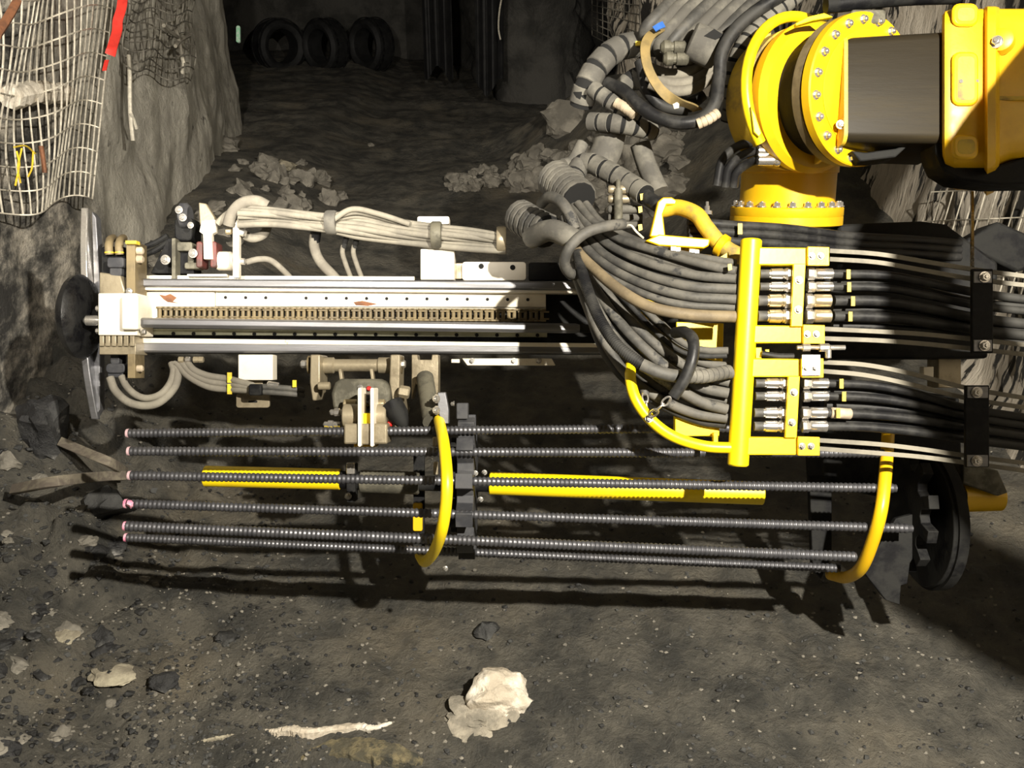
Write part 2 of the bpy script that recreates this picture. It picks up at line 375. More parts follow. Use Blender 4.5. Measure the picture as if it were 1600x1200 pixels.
put_rock('rock', 180, 1015, .05, 86, M['rock_dark'], 'dark flat stone just above the light tan slab', 'rock', flat=.3)
def streak(pts, w, m, label, seed):     # low irregular patch of crushed stone standing a little proud of the floor
    g = G(); q = []
    for x, y in pts: p = ground(x, y); q.append(ground(x, y, hfloor(p.x, p.y)))
    q = catmull(q, 10); nn = len(q); rings = []
    for i, p in enumerate(q):
        t = (q[min(nn-1, i+1)] - q[max(0, i-1)]).normalized(); b = Vector((-t.y, t.x, 0)); e = math.sin(PI*(i+.3)/(nn-.4))**.5
        r1 = w*e*(.7+.9*abs(noise.noise(Vector((i*.45, seed, 0))))); r2 = w*e*(.7+.9*abs(noise.noise(Vector((i*.45, seed, 7)))))
        hh = .012*e; rings.append([p - b*r1 - Vector((0,0,.02)), p - b*r1*.8 + Vector((0,0,hh*.7)), p + Vector((0,0,hh*(1+.8*noise.noise(Vector((i*.9,seed,3)))))), p + b*r2*.75 + Vector((0,0,hh*.6)), p + b*r2 - Vector((0,0,.02))])
    g.sec(rings); return tag(obj('crushed_rock', g, m, None, 0, 30), label, 'rock')
streak([(412,1140),(430,1143),(455,1140),(480,1144),(520,1140),(560,1136),(585,1138),(615,1128)], .020, M['rock_white'], 'long streak of white crushed stone on floor left of the white lump', 3)
streak([(300,1165),(325,1158),(350,1153),(368,1148)], .008, M['rock_tan'], 'thin ochre streak of crushed stone at bottom left', 8)
streak([(470,1185),(530,1168),(600,1172),(660,1190)], .055, M['ochre'], 'ochre-tan crushed patch at the bottom edge below white streak', 12)
put_rock('rock', 178, 1056, .075, 84, M['rock_tan'], 'flat light tan slab of rock at lower left', 'rock', flat=.22, jag=.2, n=50, asp=(1.15,.75))
put_rock('rock', 760, 988, .055, 91, M['rock_dark'], 'dark stone on floor above the white lump', 'rock', flat=.6)
put_rock('rock', 355, 1000, .05, 92, M['rock_dark'], 'dark stone on open floor at left of centre', 'rock', flat=.5)
for i in range(75):
    px = rnd.uniform(-10, 190) + (rnd.random() < .2)*90; py = rnd.uniform(640, 1190)
    if py < 745 and px > 40: continue
    if land(px, py).x < -2.0: continue
    put_rock('rubble_rock', px, py, rnd.choice([.025,.03,.045,.06]), 700+i, M['rock_scuffed' if i % 3 else 'rock'], 'jagged half-buried rock in the rough ground along the left edge', 'rock', 'rocks along the left edge', .55)
# white lump in two tones
g = G(); p = ground(776, 1088, .045); g.rock(p, (.115,.095,.085), 401, .22, 1, 2, 60)
lump = tag(obj('white_rock', g, M['rock_white'], None, 0, 45), 'round cream-white lump of rock on the floor', 'rock')
g = G(); p = ground(752, 1120, .015); g.rock(p, (.125,.085,.04), 405, .6, 1, 2, 50)
tag(obj('rock', g, mat('cream_grey_clay', (.22,.20,.16), (.38,.34,.27), 12, .9, None, 0, .012, 30), None, 0, 45), 'crumbled grey-cream clay spilling in front of white lump', 'rock')
# gravel nobody could count
g = G()
for i in range(4200):
    px = rnd.uniform(-50, 1650); py = 600 + 620*rnd.random()**.8
    if rnd.random() < .45: px = rnd.uniform(-60, 500)
    p = ground(px, py); 
    if p.x < -2.15: continue
    s = rnd.choice([.004,.005,.007,.009,.013]) * (1.8 if px < 250 and rnd.random() < .3 else 1)
    g.rock(Vector((p.x, p.y, hfloor(p.x, p.y) + s*.15)), (s, s*.8, s*.6), i, 0, 1, 0)
tag(obj('gravel', g, M['rock_dark'], None, 0, 0), 'loose dark gravel scattered over the muddy floor', 'gravel', None, 'stuff')
g = G()
for i in range(2200):
    px = rnd.uniform(-50, 1650); py = 640 + 570*rnd.random()**.8
    if rnd.random() < .5: px = rnd.uniform(-60, 450)
    p = ground(px, py)
    if p.x < -2.15: continue
    s = rnd.choice([.003,.004,.006,.009])
    g.rock(Vector((p.x, p.y, hfloor(p.x, p.y) + s*.2)), (s, s*.8, s*.6), i+7000, 0, 1, 0)
tag(obj('gravel', g, M['rock'], None, 0, 0), 'pale stone chips scattered over the muddy floor', 'gravel', None, 'stuff')

# ---- wire mesh panels
def mesh_panel(name, label, nu, nv, fn, r, m, group=None):
    g = G(); S = 3
    for i in range(nu+1): g.path([fn(i/nu, k/(nv*S)) for k in range(nv*S+1)], r, 5)
    for k in range(nv+1): g.path([fn(i/(nu*S), k/nv) for i in range(nu*S+1)], r, 5)
    return tag(obj(name, g, m, None, 0, 60), label, 'wire mesh', group)
def fnA(u, v):
    uu = u**.72; px = -25 + 195*uu + 14*math.sin(v*5+u*9)*(1-u) - 55*(1-uu)*sstep(.35, 1, v)*0 + 30*(uu-.5)*(1-v)*.6 - 26*uu*v
    py = -20 + 335*v + 12*math.sin(u*6) + 14*(1-uu)
    return Pwall(px, py, LW, .13 + .05*math.sin(u*11+v*4))
mesh_panel('wire_mesh', 'pale welded wire mesh bulging off the left wall at frame edge', 19, 9, fnA, .0042, M['wire'])
def fnB(u, v):
    return Pwall(202 + 105*u - 8*v + 5*math.sin(7*v+9*u), -15 + 118*v + 26*v*u + 5*math.sin(u*12), LW, .12 + .06*math.sin(u*9+v*7))
mesh_panel('wire_mesh', 'muddy wire mesh further along left wall right of red ribbon', 13, 8, fnB, .005, M['wire_dark'])
def fnC(u, v):
    return Pwall(1455 + 190*u - 55*v, 300 + 185*v - 8*u, RW, -.14 + .05*math.sin(u*8+v*5))
mesh_panel('wire_mesh', 'slanting wire mesh over the tan rock under the boom housing', 11, 4, fnC, .0035, M['wire'])
def fnD(u, v):
    return Pwall(925 + 75*u, -20 + 75*v + 40*u*v, RW, -.10 + .05*math.sin(u*8+v*5))
mesh_panel('wire_mesh', 'dark wire mesh on far right rib above the hose tangle', 9, 8, fnD, .006, M['wire_dark'])
# ribbon, rags, bars, twigs on the wall
def sheet(name, pts_px, m, label, cat, off=.22, t=.004, path=LW):
    g = G().prism([Pwall(x, y, path, off) for x, y in pts_px], Vector((.0, t, 0)) + Vector((t, 0, 0)))
    return tag(obj(name, g, m), label, cat)
g = G()
q = [Pwall(x, y, LW, .24+.01*math.sin(i*2)) for i, (x, y) in enumerate([(193,-15),(190,12),(184,32),(183,48),(176,72),(172,86)])]
g.path(catmull(q, 4), 1, prof=[(-.028,-.002),(.0,-.008),(.028,-.002),(.028,.002),(0,-.004),(-.028,.002)], up=R_)
q = [Pwall(x, y, LW, .22) for x, y in [(167,94),(165,102),(163,110)]]; g.path(q, 1, prof=[(-.011,-.002),(.011,-.002),(.011,.002),(-.011,.002)], up=R_)
tag(obj('ribbon', g, M['redcloth'], None, 0, 60), 'torn bright red ribbon hanging on the left wall mesh', 'ribbon')
def wobbly(name, pts, r, m, label, cat, path=LW, off=.16, k=5, n=6):
    g = G().tube([Pwall(x, y, path, off) for x, y in pts], r, n, k); return tag(obj(name, g, m), label, cat)
g = G().tube([Pwall(x, y, LW, .16) for x, y in [(201,86),(203,120),(203,150),(204,180),(208,220)]], .012, 6, 4)
g.tube([Pwall(x, y, LW, .17) for x, y in [(204,176),(209,188),(213,201)]], .010, 6, 4)
tag(obj('rag', g, M['rag']), 'thin white frayed rag strip dangling on bare grey wall', 'rag')
wobbly('rag', [(285,90),(287,100),(285,113)], .014, M['rag'], 'short pale rag scrap below the muddy mesh', 'rag')
g = G()
for a in ([(256,40),(268,52),(282,60)],[(276,48),(280,65),(284,84)],[(296,56),(284,62),(274,72)],[(292,76),(284,68),(278,58)]): g.tube([Pwall(x, y, LW, .2) for x, y in a], .014, 6, 4)
tag(obj('cable_tie', g, M['rubber_dust']), 'tan knotted strap ends poking out of the muddy mesh', 'strap')
wobbly('rusty_bar', [(-5,55),(8,35),(16,22),(27,2)], .018, M['rust'], 'rusty brown bar crossing the mesh at top left corner', 'bar', off=.26)
wobbly('rusty_bar', [(64,228),(67,245),(70,270)], .010, M['rust'], 'short rusty bar standing behind lower part of the left mesh', 'bar', off=.2)
g = G()
for a in ([(22,230),(40,228),(55,240)],[(26,236),(30,258),(24,290)],[(52,236),(50,262),(44,276)],[(34,232),(28,262),(32,286)]): g.tube([Pwall(x, y, LW, .24) for x, y in a], .004, 5, 4)
tag(obj('twine', g, M['tagyellow']), 'tangle of thin yellowish twine on the lower left mesh', 'twine')
g = G().path(catmull([Pwall(x, y, LW, .07) for x, y in [(15,152),(35,148),(60,144),(85,146),(110,145)]], 4), [.05,.06,.05,.06,.055,.05,.06,.055,.05,.055,.06,.05,.045,.05,.055,.04,.03], 8)
tag(obj('pale_pipe', g, M['rock_white']), 'broken cream-white pipe length lying behind the left mesh', 'pipe')

# ---- far end of the drift
for i, (px, sc) in enumerate(((440, 1), (512, 1), (583, 1.02))):
    b = ground(px, 112 if i < 2 else 110, .1); b.z = .55; ax = Vector(((.9, -.75, -.85)[i], -1, .05)).normalized()
    t = thing('duct_roll', ('dark ring of rolled ducting, ' + ('leftmost of the three against the far wall', 'middle one of the three against the far wall', 'rightmost of the three against the far wall')[i]), 'duct roll', (b.x, b.y, .05))
    g = G(); rings = []; u, v = frame(ax)
    for k in range(48):
        e = u*math.cos(2*PI*k/48) + v*math.sin(2*PI*k/48)
        rings.append([b + e*a + ax*h for a, h in ((.30,-.17),(.34,-.21),(.39,-.22),(.45,-.17),(.48,0),(.45,.17),(.39,.22),(.34,.21),(.30,.17))])
    g.sec(rings, True); obj('roll', g, M['duct'], t)
    g = G()
    for h in (-.12, .12): g.disc(b + ax*h, ax, .492, .47, .03, 40)
    obj('band', g, M['black'], t)
def drape(px, w, y1, d, label, seed):
    g = G(); pts = []
    n = 26
    for i in range(n+1):
        e = i/n; x = P(px + (e-.5)*w, 50, d).x; pts.append((x, P(px, 50, d).y + .10*math.sin(e*19+seed) + .06*math.sin(e*41)))
    zb = P(px, y1, d).z; zt = 4.3
    v = []
    for s_ in (0, .02):
        for x, y in pts: g.v += [Vector((x, y+s_, zb + .12*math.sin(x*15+seed))), Vector((x*1.0, y+s_, (zb+zt)/2)), Vector((x, y+s_, zt))]
    m = (n+1)*3
    for i in range(n):
        for k in range(2):
            a = i*3+k; g.f.append((a, a+1, a+4, a+3)); g.f.append((m+a, m+a+3, m+a+4, m+a+1))
    tag(obj('ventilation_curtain', g, M['drape'], None, 0, 70), label, 'curtain')
drape(683, 46, 118, 14.5, 'black sheet hanging at far left of the grey pillar', 1)
drape(765, 44, 142, 12.8, 'long black sheet hanging beside the pale wire and grey pillar', 4)
g = G().tube([P(785, -10, 12.4), P(780, 20, 12.4), P(779, 45, 12.4), P(782, 62, 12.4)], .012, 6, 4)
tag(obj('wire', g, M['wire']), 'thin pale wire dangling down the black hanging sheet', 'wire')
g = G().rb(369, 40, 375, 66, 11.6, .03, 2.5)
tag(obj('reflector', g, M['green']), 'small green-white reflective strip hanging at the left wall corner', 'reflector')
for pts, lab in (([(20,765),(90,752),(150,745),(195,743)], 'muddy flat timber stick lying on rubble with tip by the bolts'), ([(196,738),(170,722),(130,705),(95,690)], 'dark muddy timber stick sloping down from pointed boulder')):
    q = []
    for x, y in pts:
        p = ground(x, y); p = ground(x, y, hfloor(p.x, p.y) + .05); q.append(p)
    g = G().strip(q, .019, .010, Vector((0, .8, .6))); tag(obj('timber_stick', g, M['wood'], None, .003), lab, 'stick')

# ------------------------------------------------------------------ shared small hardware
def boltmesh(name, r, h, m, wash=1.35):
    g = G(); o = Vector((0,0,0)); z = Vector((0,0,1))
    g.lathe(o, z, [(0, r*wash), (h*.25, r*wash), (h*.25, r*1.0)], 20)
    g.lathe(o + z*h*.2, z, [(0, r), (h*.7, r), (h*.8, r*.86)], 6)
    g.lathe(o + z*h*.9, z, [(0, r*.5), (h*.25, r*.5), (h*.3, r*.4)], 12)
    return mesh_of(g, name, m, o, 30)
BIG = boltmesh('bolt', .0095, .014, M['chrome'])
MID = boltmesh('bolt', .0085, .010, M['chrome'])
SMALL = boltmesh('bolt', .006, .009, M['chrome'])
TAN = boltmesh('bolt', .010, .014, M['steel_tan'])

# ------------------------------------------------------------------ drill feed beam
DB = 3.15
beam = thing('drill_feed', 'long pale steel drill feed beam with chain and perforated strips lying across the drift', 'drill feed', P(560, 552, DB))
def yl(y0, y1, x, x0=215, x1=860): return y0 + (y1-y0)*(x-x0)/(x1-x0)
def bar(name, x0, x1, ya0, ya1, yb0, yb1, d, t, m, bev=.004, parent=beam, label=None):
    # ya: top/bottom at x=215, yb: at x=860
    g = G().pp([(x0, yl(ya0, yb0, x0)), (x1, yl(ya0, yb0, x1)), (x1, yl(ya1, yb1, x1)), (x0, yl(ya1, yb1, x0))], d, t)
    return obj(name, g, m, parent, bev, label=label)
bar('top_strip', 212, 648, 430, 436, 433, 440, DB+.04, .05, M['white'], .002)
bar('upper_rail', 212, 1060, 435, 448, 439, 453, DB-.03, .12, M['steel'], .006)
bar('lit_rail_lip', 212, 1060, 448, 453, 453, 458, DB-.015, .05, M['white'], .002)  # white stands in for light caught along the upper rail
bar('rail_seat', 212, 853, 453.5, 482, 459, 484, DB+.035, .05, M['white'], .002)
bar('web_plate', 212, 1060, 440, 540, 444, 545, DB+.09, .10, M['black'], .002)
strip_o = bar('perforated_strip', 337, 853, 456, 478, 459.5, 480, DB+.02, .014, M['white'], .002)
blank = bar('nose_plate', 212, 335, 456, 479, 457, 480, DB+.012, .02, M['white'], .003, label='plain pale plate with a rust stain')
g = G().pp([(212,479),(246,479),(246,497),(212,497)], DB+.012, .02); obj('nose_plate_foot', g, M['white'], beam, .002)
g = G().pp([(258,462),(266,459),(276,465),(270,471),(280,474),(262,472),(256,468),(248,460)], DB+.0105, .002); obj('rust_stain', g, M['rust'], blank)
g = G().pp([(552,472),(566,470),(590,475),(575,478),(556,477)], DB+.0185, .002); obj('rust_stain', g, M['rust'], strip_o)
holeg = G(); holeg.lathe(Vector((0,0,0)), Vector((0,0,1)), [(0,.0058),(.002,.0058)], 12); HOLE = mesh_of(holeg, 'hole', M['hole'], Vector((0,0,0)))
for i in range(17):
    x = 352.5 + 31.7*i*.993
    if x > 850: break
    if i == 3: continue
    inst('hole', HOLE, strip_o, P(x, yl(463.8, 468.5, x), DB+.0205), -F_)
lo = bar('lower_strip', 216, 855, 513.5, 523, 518.5, 527, DB+.02, .02, mat('greenish_painted_strip', (.42,.42,.30), (.32,.32,.22), 8, .5), .002)
for i in range(20):
    x = 271 + 31.6*i
    if x > 850: break
    inst('hole', HOLE, lo, P(x, yl(521, 524, x), DB+.0185), -F_, 1.15)
lr = bar('lower_rail', 212, 1060, 530, 551, 537, 553, DB-.03, .12, M['steel'], .008)
bar('lit_lower_rail_edge', 212, 1060, 528, 536, 535.5, 542, DB-.035, .03, M['white'], .002)  # white paints the light on the rail's upward-facing edge
# chain: 34 links with rollers
g = G(); gr = G(); n = 70
for i in range(n):
    x = 250 + i*8.65; y = yl(489, 493, x); c = P(x, y, DB+.0)
    gr.cyl(P(x, y-7, DB), P(x, y+7, DB), .0068, 8)
    if i % 2 == 0:
        for s_ in (-1, 1):
            a = P(x-3.5, y-8.5*s_*1.0, DB); b = P(x+12.5, y-8.5*s_, DB); mid = (a+b)/2
            g.box((a+b)/2, (b-a)/2, U_*.003, F_*.011)
            g.cyl(a + R_*.008 - U_*.003, a + R_*.008 + U_*.003, .0135, 12); g.cyl(b - R_*.008 - U_*.003, b - R_*.008 + U_*.003, .0135, 12)
    else:
        for s_ in (-1, 1): g.box(P(x+4, y-5.5*s_, DB), R_*.016, U_*.0025, F_*.009)
ch = obj('drive_chain', g, M['brown'], beam); obj('rollers', gr, M['brown'], ch)
# plates above and below the beam
a = obj('mounting_box', G().pb(657, 389, 710, 437, DB-.04, .08), M['white'], beam, .003)
obj('mounting_box_lip', G().rb(652, 338, 702, 350, DB+.05, .05, 3), M['white'], a, .002)
pl = obj('upper_gusset', G().rb(722, 409, 822, 438, DB-.01, .03, 5), M['white'], beam, .002)
obj('gusset_spacer', G().pb(709, 411, 724, 436, DB+.005, .03), M['steel_tan'], beam, .002)
inst('hole', HOLE, pl, P(752, 416, DB-.0115), -F_, 1.6); inst('hole', HOLE, pl, P(801, 418, DB-.0115), -F_, 1.6)
obj('shaded_gusset', G().rb(826, 410, 900, 438, DB+.0, .03, 4), M['black'], beam, .002)  # black stands in for the hose shadow on this gusset end
lg = obj('lower_gusset', G().pp([(722,560),(862,560),(868,571),(730,571)], DB-.03, .04), M['white'], beam, .002)
for x in (738, 803, 842): inst('bolt', SMALL, lg, P(x, 564, DB-.031), -F_, 1.3)
obj('lower_lug', G().pb(705, 561, 718, 567, DB-.02, .03), M['white'], beam, .002)
obj('white_cover_box', G().pb(372, 554, 426, 594, DB-.07, .06), M['white'], beam, .003)
tl = obj('slotted_tab', G().rb(369, 614, 421, 637, DB-.04, .012, 4), M['steel_tan'], beam, .001)
obj('slot', G().pb(388, 626, 402, 629, DB-.0415, .002), M['hole'], tl)
obj('tab_stem', G().pb(384, 594, 410, 616, DB-.03, .012), M['steel_tan'], beam, .001)
for x0 in (285, 296, 308, 316):
    obj('port_fitting', G().cyl(P(x0-6, 562, DB-.04), P(x0+2, 562, DB-.04), .011, 8, .002), M['steel_tan'] if x0 != 296 else M['chrome'], beam)
# nose head
head = thing('feed_nose_block', 'bright white clamp block with black jaws at left end of the feed', 'drill clamp', P(183, 590, DB-.05))
obj('block', G().pb(153, 458, 214, 524, DB-.12, .14), M['white'], head, .004)
obj('block_cap', G().pb(189, 462, 215, 515, DB-.15, .03), M['white'], head, .006)
g = G().pp([(155,425),(188,430),(196,458),(155,468)], DB-.09, .1); obj('upper_neck', g, M['steel_tan'], head, .004)
g = G()
for k in range(6): g.pb(155+k*9.5, 524, 162+k*9.5, 541, DB-.11, .10)
g.pb(155, 536, 212, 554, DB-.10, .1); obj('lower_comb', g, M['steel_tan'], head, .002)
obj('guide_plate', G().pb(197, 377, 211, 458, DB-.10, .10), M['brown'], head, .002)
obj('guide_plate', G().pb(199, 541, 211, 591, DB-.10, .08), M['brown'], head, .002)
obj('tag', G().pb(196, 376, 213, 381, DB-.12, .03), M['tagyellow'], head)
g = G().rb(158, 385, 195, 440, DB-.04, .10, 5); obj('jaw_housing', g, M['black'], head, .003)
g = G().rb(167, 402, 193, 418, DB-.10, .08, 4).rb(171, 416, 190, 432, DB-.09, .06, 5); obj('jaw_collar', g, M['charcoal'], head, .003)
g = G().cyl(P(180, 425, DB-.06), P(182, 470, DB-.06), .015, 12, .003); obj('jaw_rod', g, M['brown'], head)
for x in (171, 187):
    ho = obj('short_hose', G().tube([P(x, 398, DB-.06), P(x-1, 385, DB-.06), P(x+1, 375, DB-.03), P(x+6, 372, DB+.01)], .014, 10, 4), M['brown'], head)
    obj('hose_band', G().cyl(P(x-.2, 396, DB-.06), P(x-.3, 394, DB-.06), .0155, 14), M['tagyellow'], ho)
for x, y in ((150,482),(150,517),(212,517),(222,519)): obj('side_nut', G().cyl(P(x, y, DB-.1), P(x+6, y, DB-.1), .010, 6, .002), M['chrome'], head)
for x, y in ((216,392),(216,405)): obj('cream_nut', G().cyl(P(x-4, y, DB-.08), P(x+8, y, DB-.08), .014, 12, .005), M['tape'], head)
obj('cream_nut', G().cyl(P(212, 576, DB-.08), P(224, 576, DB-.08), .012, 12, .005), M['tape'], head)
inst('bolt', MID, head, P(202, 455, DB-.105), -F_)
g = G().rb(165, 568, 195, 583, DB-.06, .08, 6).rb(172, 545, 186, 570, DB-.05, .06, 5).rb(168, 580, 192, 590, DB-.05, .05, 3); obj('lower_jaw', g, M['charcoal'], head, .003)
# drill rod
rod = thing('drill_rod', 'smooth grey hexagonal drill steel running along the feed chain', 'drill rod', P(560, 516, DB-.09))
obj('shank', G().lathe(P(215, 504, DB-.08), P(888, 513, DB-.08) - P(215, 504, DB-.08), [(0,.016),(.02,.0175),(1.50,.0175),(1.515,.014)], 6), M['steel'], rod, .002, 20)
obj('shaded_rod_end', G().cyl(P(886, 513, DB-.07), P(1010, 515, DB-.07), .014, 10), M['black'], rod)  # rod continues in black, hose shadow set into its colour
obj('coupling_tip', G().lathe(P(131, 501, DB-.1), R_, [(0,.008),(.01,.018),(.045,.018),(.06,.013),(.08,.013)], 16), M['chrome'], rod)
# nose disc and blade
cup = thing('rubber_stinger_pad', 'round black rubber cup pressed toward the left wall before the feed', 'rubber pad', P(120, 560, DB))
g = G().lathe(P(142, 495, DB-.02), -R_, [(0,.06),(.01,.13),(.03,.148),(.05,.142),(.068,.115),(.075,.06)], 36); obj('cup', g, mat('glossy_black_rubber', (.005,.005,.006), (.014,.014,.014), 14, .25, .4, 0, .002, 30), cup)
obj('hub', G().cyl(P(140, 495, DB+.06), P(162, 495, DB+.0), .035, 20), M['black'], cup)
bl = thing('stinger_plate', 'tall worn silver blade plate standing on edge left of the feed', 'steel plate', P(145, 655, DB))
def blade(y0, y1, w0, w1, xc0, xc1, m, flip):
    g = G(); pr = []
    for k in range(13):
        t = k/12; y = y0 + (y1-y0)*t; wv = w0 + (w1-w0)*math.sin(min(1, t*1.0)*PI*.5 if not flip else (1-t)*PI*.5)
        pr.append((xc0 + (xc1-xc0)*t, y, wv))
    poly = [P(x, y, DB+.08) - F_*0 for x, y, wv in pr] + [P(x, y, DB+.08) - F_*(wv) for x, y, wv in reversed(pr)]
    g.prism(poly, R_*.026); return obj('blade', g, m, bl, .004)
blade(326, 470, .02, .065, 130, 141, M['chrome'], False)
blade(540, 655, .02, .065, 138, 146, M['steel'], True)
obj('spine', G().pp([(143,330),(150,340),(156,440),(156,640),(148,652),(141,560),(146,440)], DB+.06, .04), M['steel'], bl, .003)

# ---- cylinder group at upper left of the feed
cy = thing('feed_cylinder', 'muddy hydraulic cylinder with dark red bushings above the left of the feed', 'hydraulic cylinder', P(320, 432, DB+.08))
D1 = DB+.05
obj('barrel', G().lathe(P(338, 408, D1), R_, [(0,.028),(.01,.034),(.055,.034),(.065,.024)], 20), M['white'], cy)
obj('lever', G().pp([(315,345),(336,343),(337,362),(330,366),(332,405),(318,405),(317,366),(311,362)], D1-.05, .03), M['white'], cy, .003)
obj('lever_head', G().pp([(310,316),(322,318),(335,340),(334,352),(312,352)], D1-.03, .03), M['steel_tan'], cy, .004)
for x0, x1 in ((306,316),(328,338)): obj('bushing', G().rb(x0, 377, x1, 418, D1-.04, .07, 4), M['oxblood'], cy, .004)
g = G().rb(272, 338, 300, 376, D1, .10, 8); obj('dark_cap', g, M['black'], cy, .006)
obj('cap_ring', G().lathe(P(280, 337, D1+.0), R_, [(0,.03),(.01,.045),(.03,.045),(.04,.034)], 20), M['charcoal'], cy)
for x, y in ((280,328),(286,340)): inst('bolt', MID, cy, P(x, y, D1-.05), -F_, 1.2)
obj('dark_base', G().pp([(235,427),(262,372),(268,372),(276,392),(303,395),(303,428)], D1+.02, .08), M['black'], cy, .003)
obj('base_foot', G().pb(268, 372, 274, 436, D1-.03, .05), M['olive'], cy, .002)
g = G()
for x0, y0, x1, y1 in ((276,378,300,392),(293,396,302,412),(288,410,312,420)): g.rb(x0, y0, x1, y1, D1-.01, .05, 3)
obj('saddle', g, M['olive'], cy, .003)
obj('foot_strip', G().pb(292, 428, 354, 432, D1-.04, .08), M['white'], cy, .002)
for x, y, s_ in ((259,406,1.5),(302,396,1.4),(298,352,1)): inst('bolt', MID, cy, P(x, y, D1-.05), -F_, s_)
for a in ([(228,385),(245,378),(262,368)], [(226,398),(245,390),(266,375)]): obj('feed_pipe', G().tube([P(x, y, D1+.03) for x, y in a], .010, 8, 4), M['black'], cy)
po = tag(obj('support_post', G().pb(363.5, 342, 373, 434, DB-.04, .03), M['white'], None, .002), 'thin white upright post carrying the pale hose ribbon', 'post')
obj('post_nut', G().cyl(P(353, 362, DB-.03), P(362, 362, DB-.03), .010, 6, .002), M['brass'], po); obj('post_fitting', G().cyl(P(373, 361, DB-.03), P(384, 365, DB-.03), .014, 8, .003), M['chrome'], po)
obj('post_fitting', G().cyl(P(373, 408, DB-.02), P(384, 409, DB-.02), .012, 8, .003), M['chrome'], po)

def hose(name, pts, r, m, label, cat='hose', group=None, n=10, k=7, parent=None):
    return_ = obj(name, G().tube([P(*p) for p in pts], r, n, k), m, parent)
    return tag(return_, label, cat, group) if parent is None else return_
# pale flat ribbon of hoses over the feed
rib_rows = 7
def ribpts(e):    # e 0..1 across
    base = [(372,322,354),(420,326,352),(470,332,356),(518,336,362),(560,328,373),(620,343,380),(680,352,386),(735,358,391),(790,368,394)]
    return [(x, a + (b-a)*e, DB - .06 + .018*math.sin(e*9 + x*.02)) for x, a, b in base]
for i in range(rib_rows):
    e = (i+.5)/rib_rows
    hose('hydraulic_hose', ribpts(e), .0115, M['rubber_pale'], 'pale mud-caked hose in the flat ribbon above the feed', 'hose', 'flat ribbon of pale hoses')
hose('hydraulic_hose', [(518,345,DB-.09),(550,327,DB-.09),(590,334,DB-.09),(640,350,DB-.08)], .010, M['rubber_pale'], 'pale hose humping up over the flat ribbon behind its middle tie')
def tie(x0, x1, y0, y1, d, m, label, t=.05):
    g = G(); e = []
    for k in range(16):
        a = 2*PI*k/16; e.append((math.cos(a), math.sin(a)))
    cx, cy_ = (x0+x1)/2, (y0+y1)/2; c = P(cx, cy_, d); hw = (x1-x0)/2*d/FPX; hh = (y1-y0)/2*d/FPX
    rings = []
    for px_, r1 in ((-hw, 1), (-hw*.6, 1.07), (hw*.6, 1.07), (hw, 1)): rings.append([c + R_*px_ + U_*(s_*hh*r1) + F_*(c_*t*r1) for c_, s_ in e])
    g.sec(rings); return tag(obj('hose_tie', g, m, None, .001), label, 'hose tie')
tie(510, 527, 330, 366, DB-.06, M['sleeve'], 'muddy tie around the middle of the pale hose ribbon')
tie(674, 690, 347, 388, DB-.06, M['olive'], 'olive rubber tie holding hose ribbon above the white box')
tie(776, 791, 355, 396, DB-.06, M['steel_tan'], 'tan end clamp where the hose ribbon meets the spiral sleeve')
g = G().tube([P(357,352,DB-.05), P(362,335,DB-.06), P(378,318,DB-.06), P(400,314,DB-.04), P(418,322,DB-.03)], .020, 10, 6)
tag(obj('hose_wrap', g, M['rubber_dust']), 'mud-caked wrapping where the pale hose ribbon starts at the post', 'wrap')
hose('hydraulic_hose', [(340,350,DB),(352,338,DB),(365,330,DB),(385,325,DB-.02)], .013, M['rubber_pale'], 'short pale hose bending from the lever to the ribbon start')
hose('hydraulic_hose', [(378,366,DB+.02),(395,372,DB+.03),(412,366,DB+.04),(418,352,DB+.05)], .017, M['rubber_dust'], 'curled mud-caked hose under the left end of the ribbon')
hose('hydraulic_hose', [(384,410,DB),(405,405,DB+.02),(425,408,DB+.04),(450,430,DB+.08),(456,440,DB+.08)], .011, M['rubber_dust'], 'arched grey hose from the white post down behind the feed')
a = hose('hydraulic_hose', [(492,365,DB+.02),(491,385,DB+.04),(500,408,DB+.06),(522,432,DB+.08),(530,442,DB+.09)], .018, M['rubber_dust'], 'thick curved hose dropping behind the feed, leftmost of three')
obj('black_sleeve', G().tube([P(494,360,DB+.01), P(492,376,DB+.035)], .019, 10, 2), M['rubber_black'], a)
for dx, l in ((0, 'middle'), (17, 'rightmost')):
    a = hose('hydraulic_hose', [(541+dx,372,DB+.02),(535+dx,392,DB+.04),(540+dx,412,DB+.06),(549+dx,436,DB+.08)], .009, M['rubber_dust'], 'thin curved hose dropping behind the feed, %s of three' % l)
    obj('black_sleeve', G().tube([P(542+dx,368,DB+.01), P(537+dx,386,DB+.035)], .0105, 10, 2), M['rubber_black'], a)
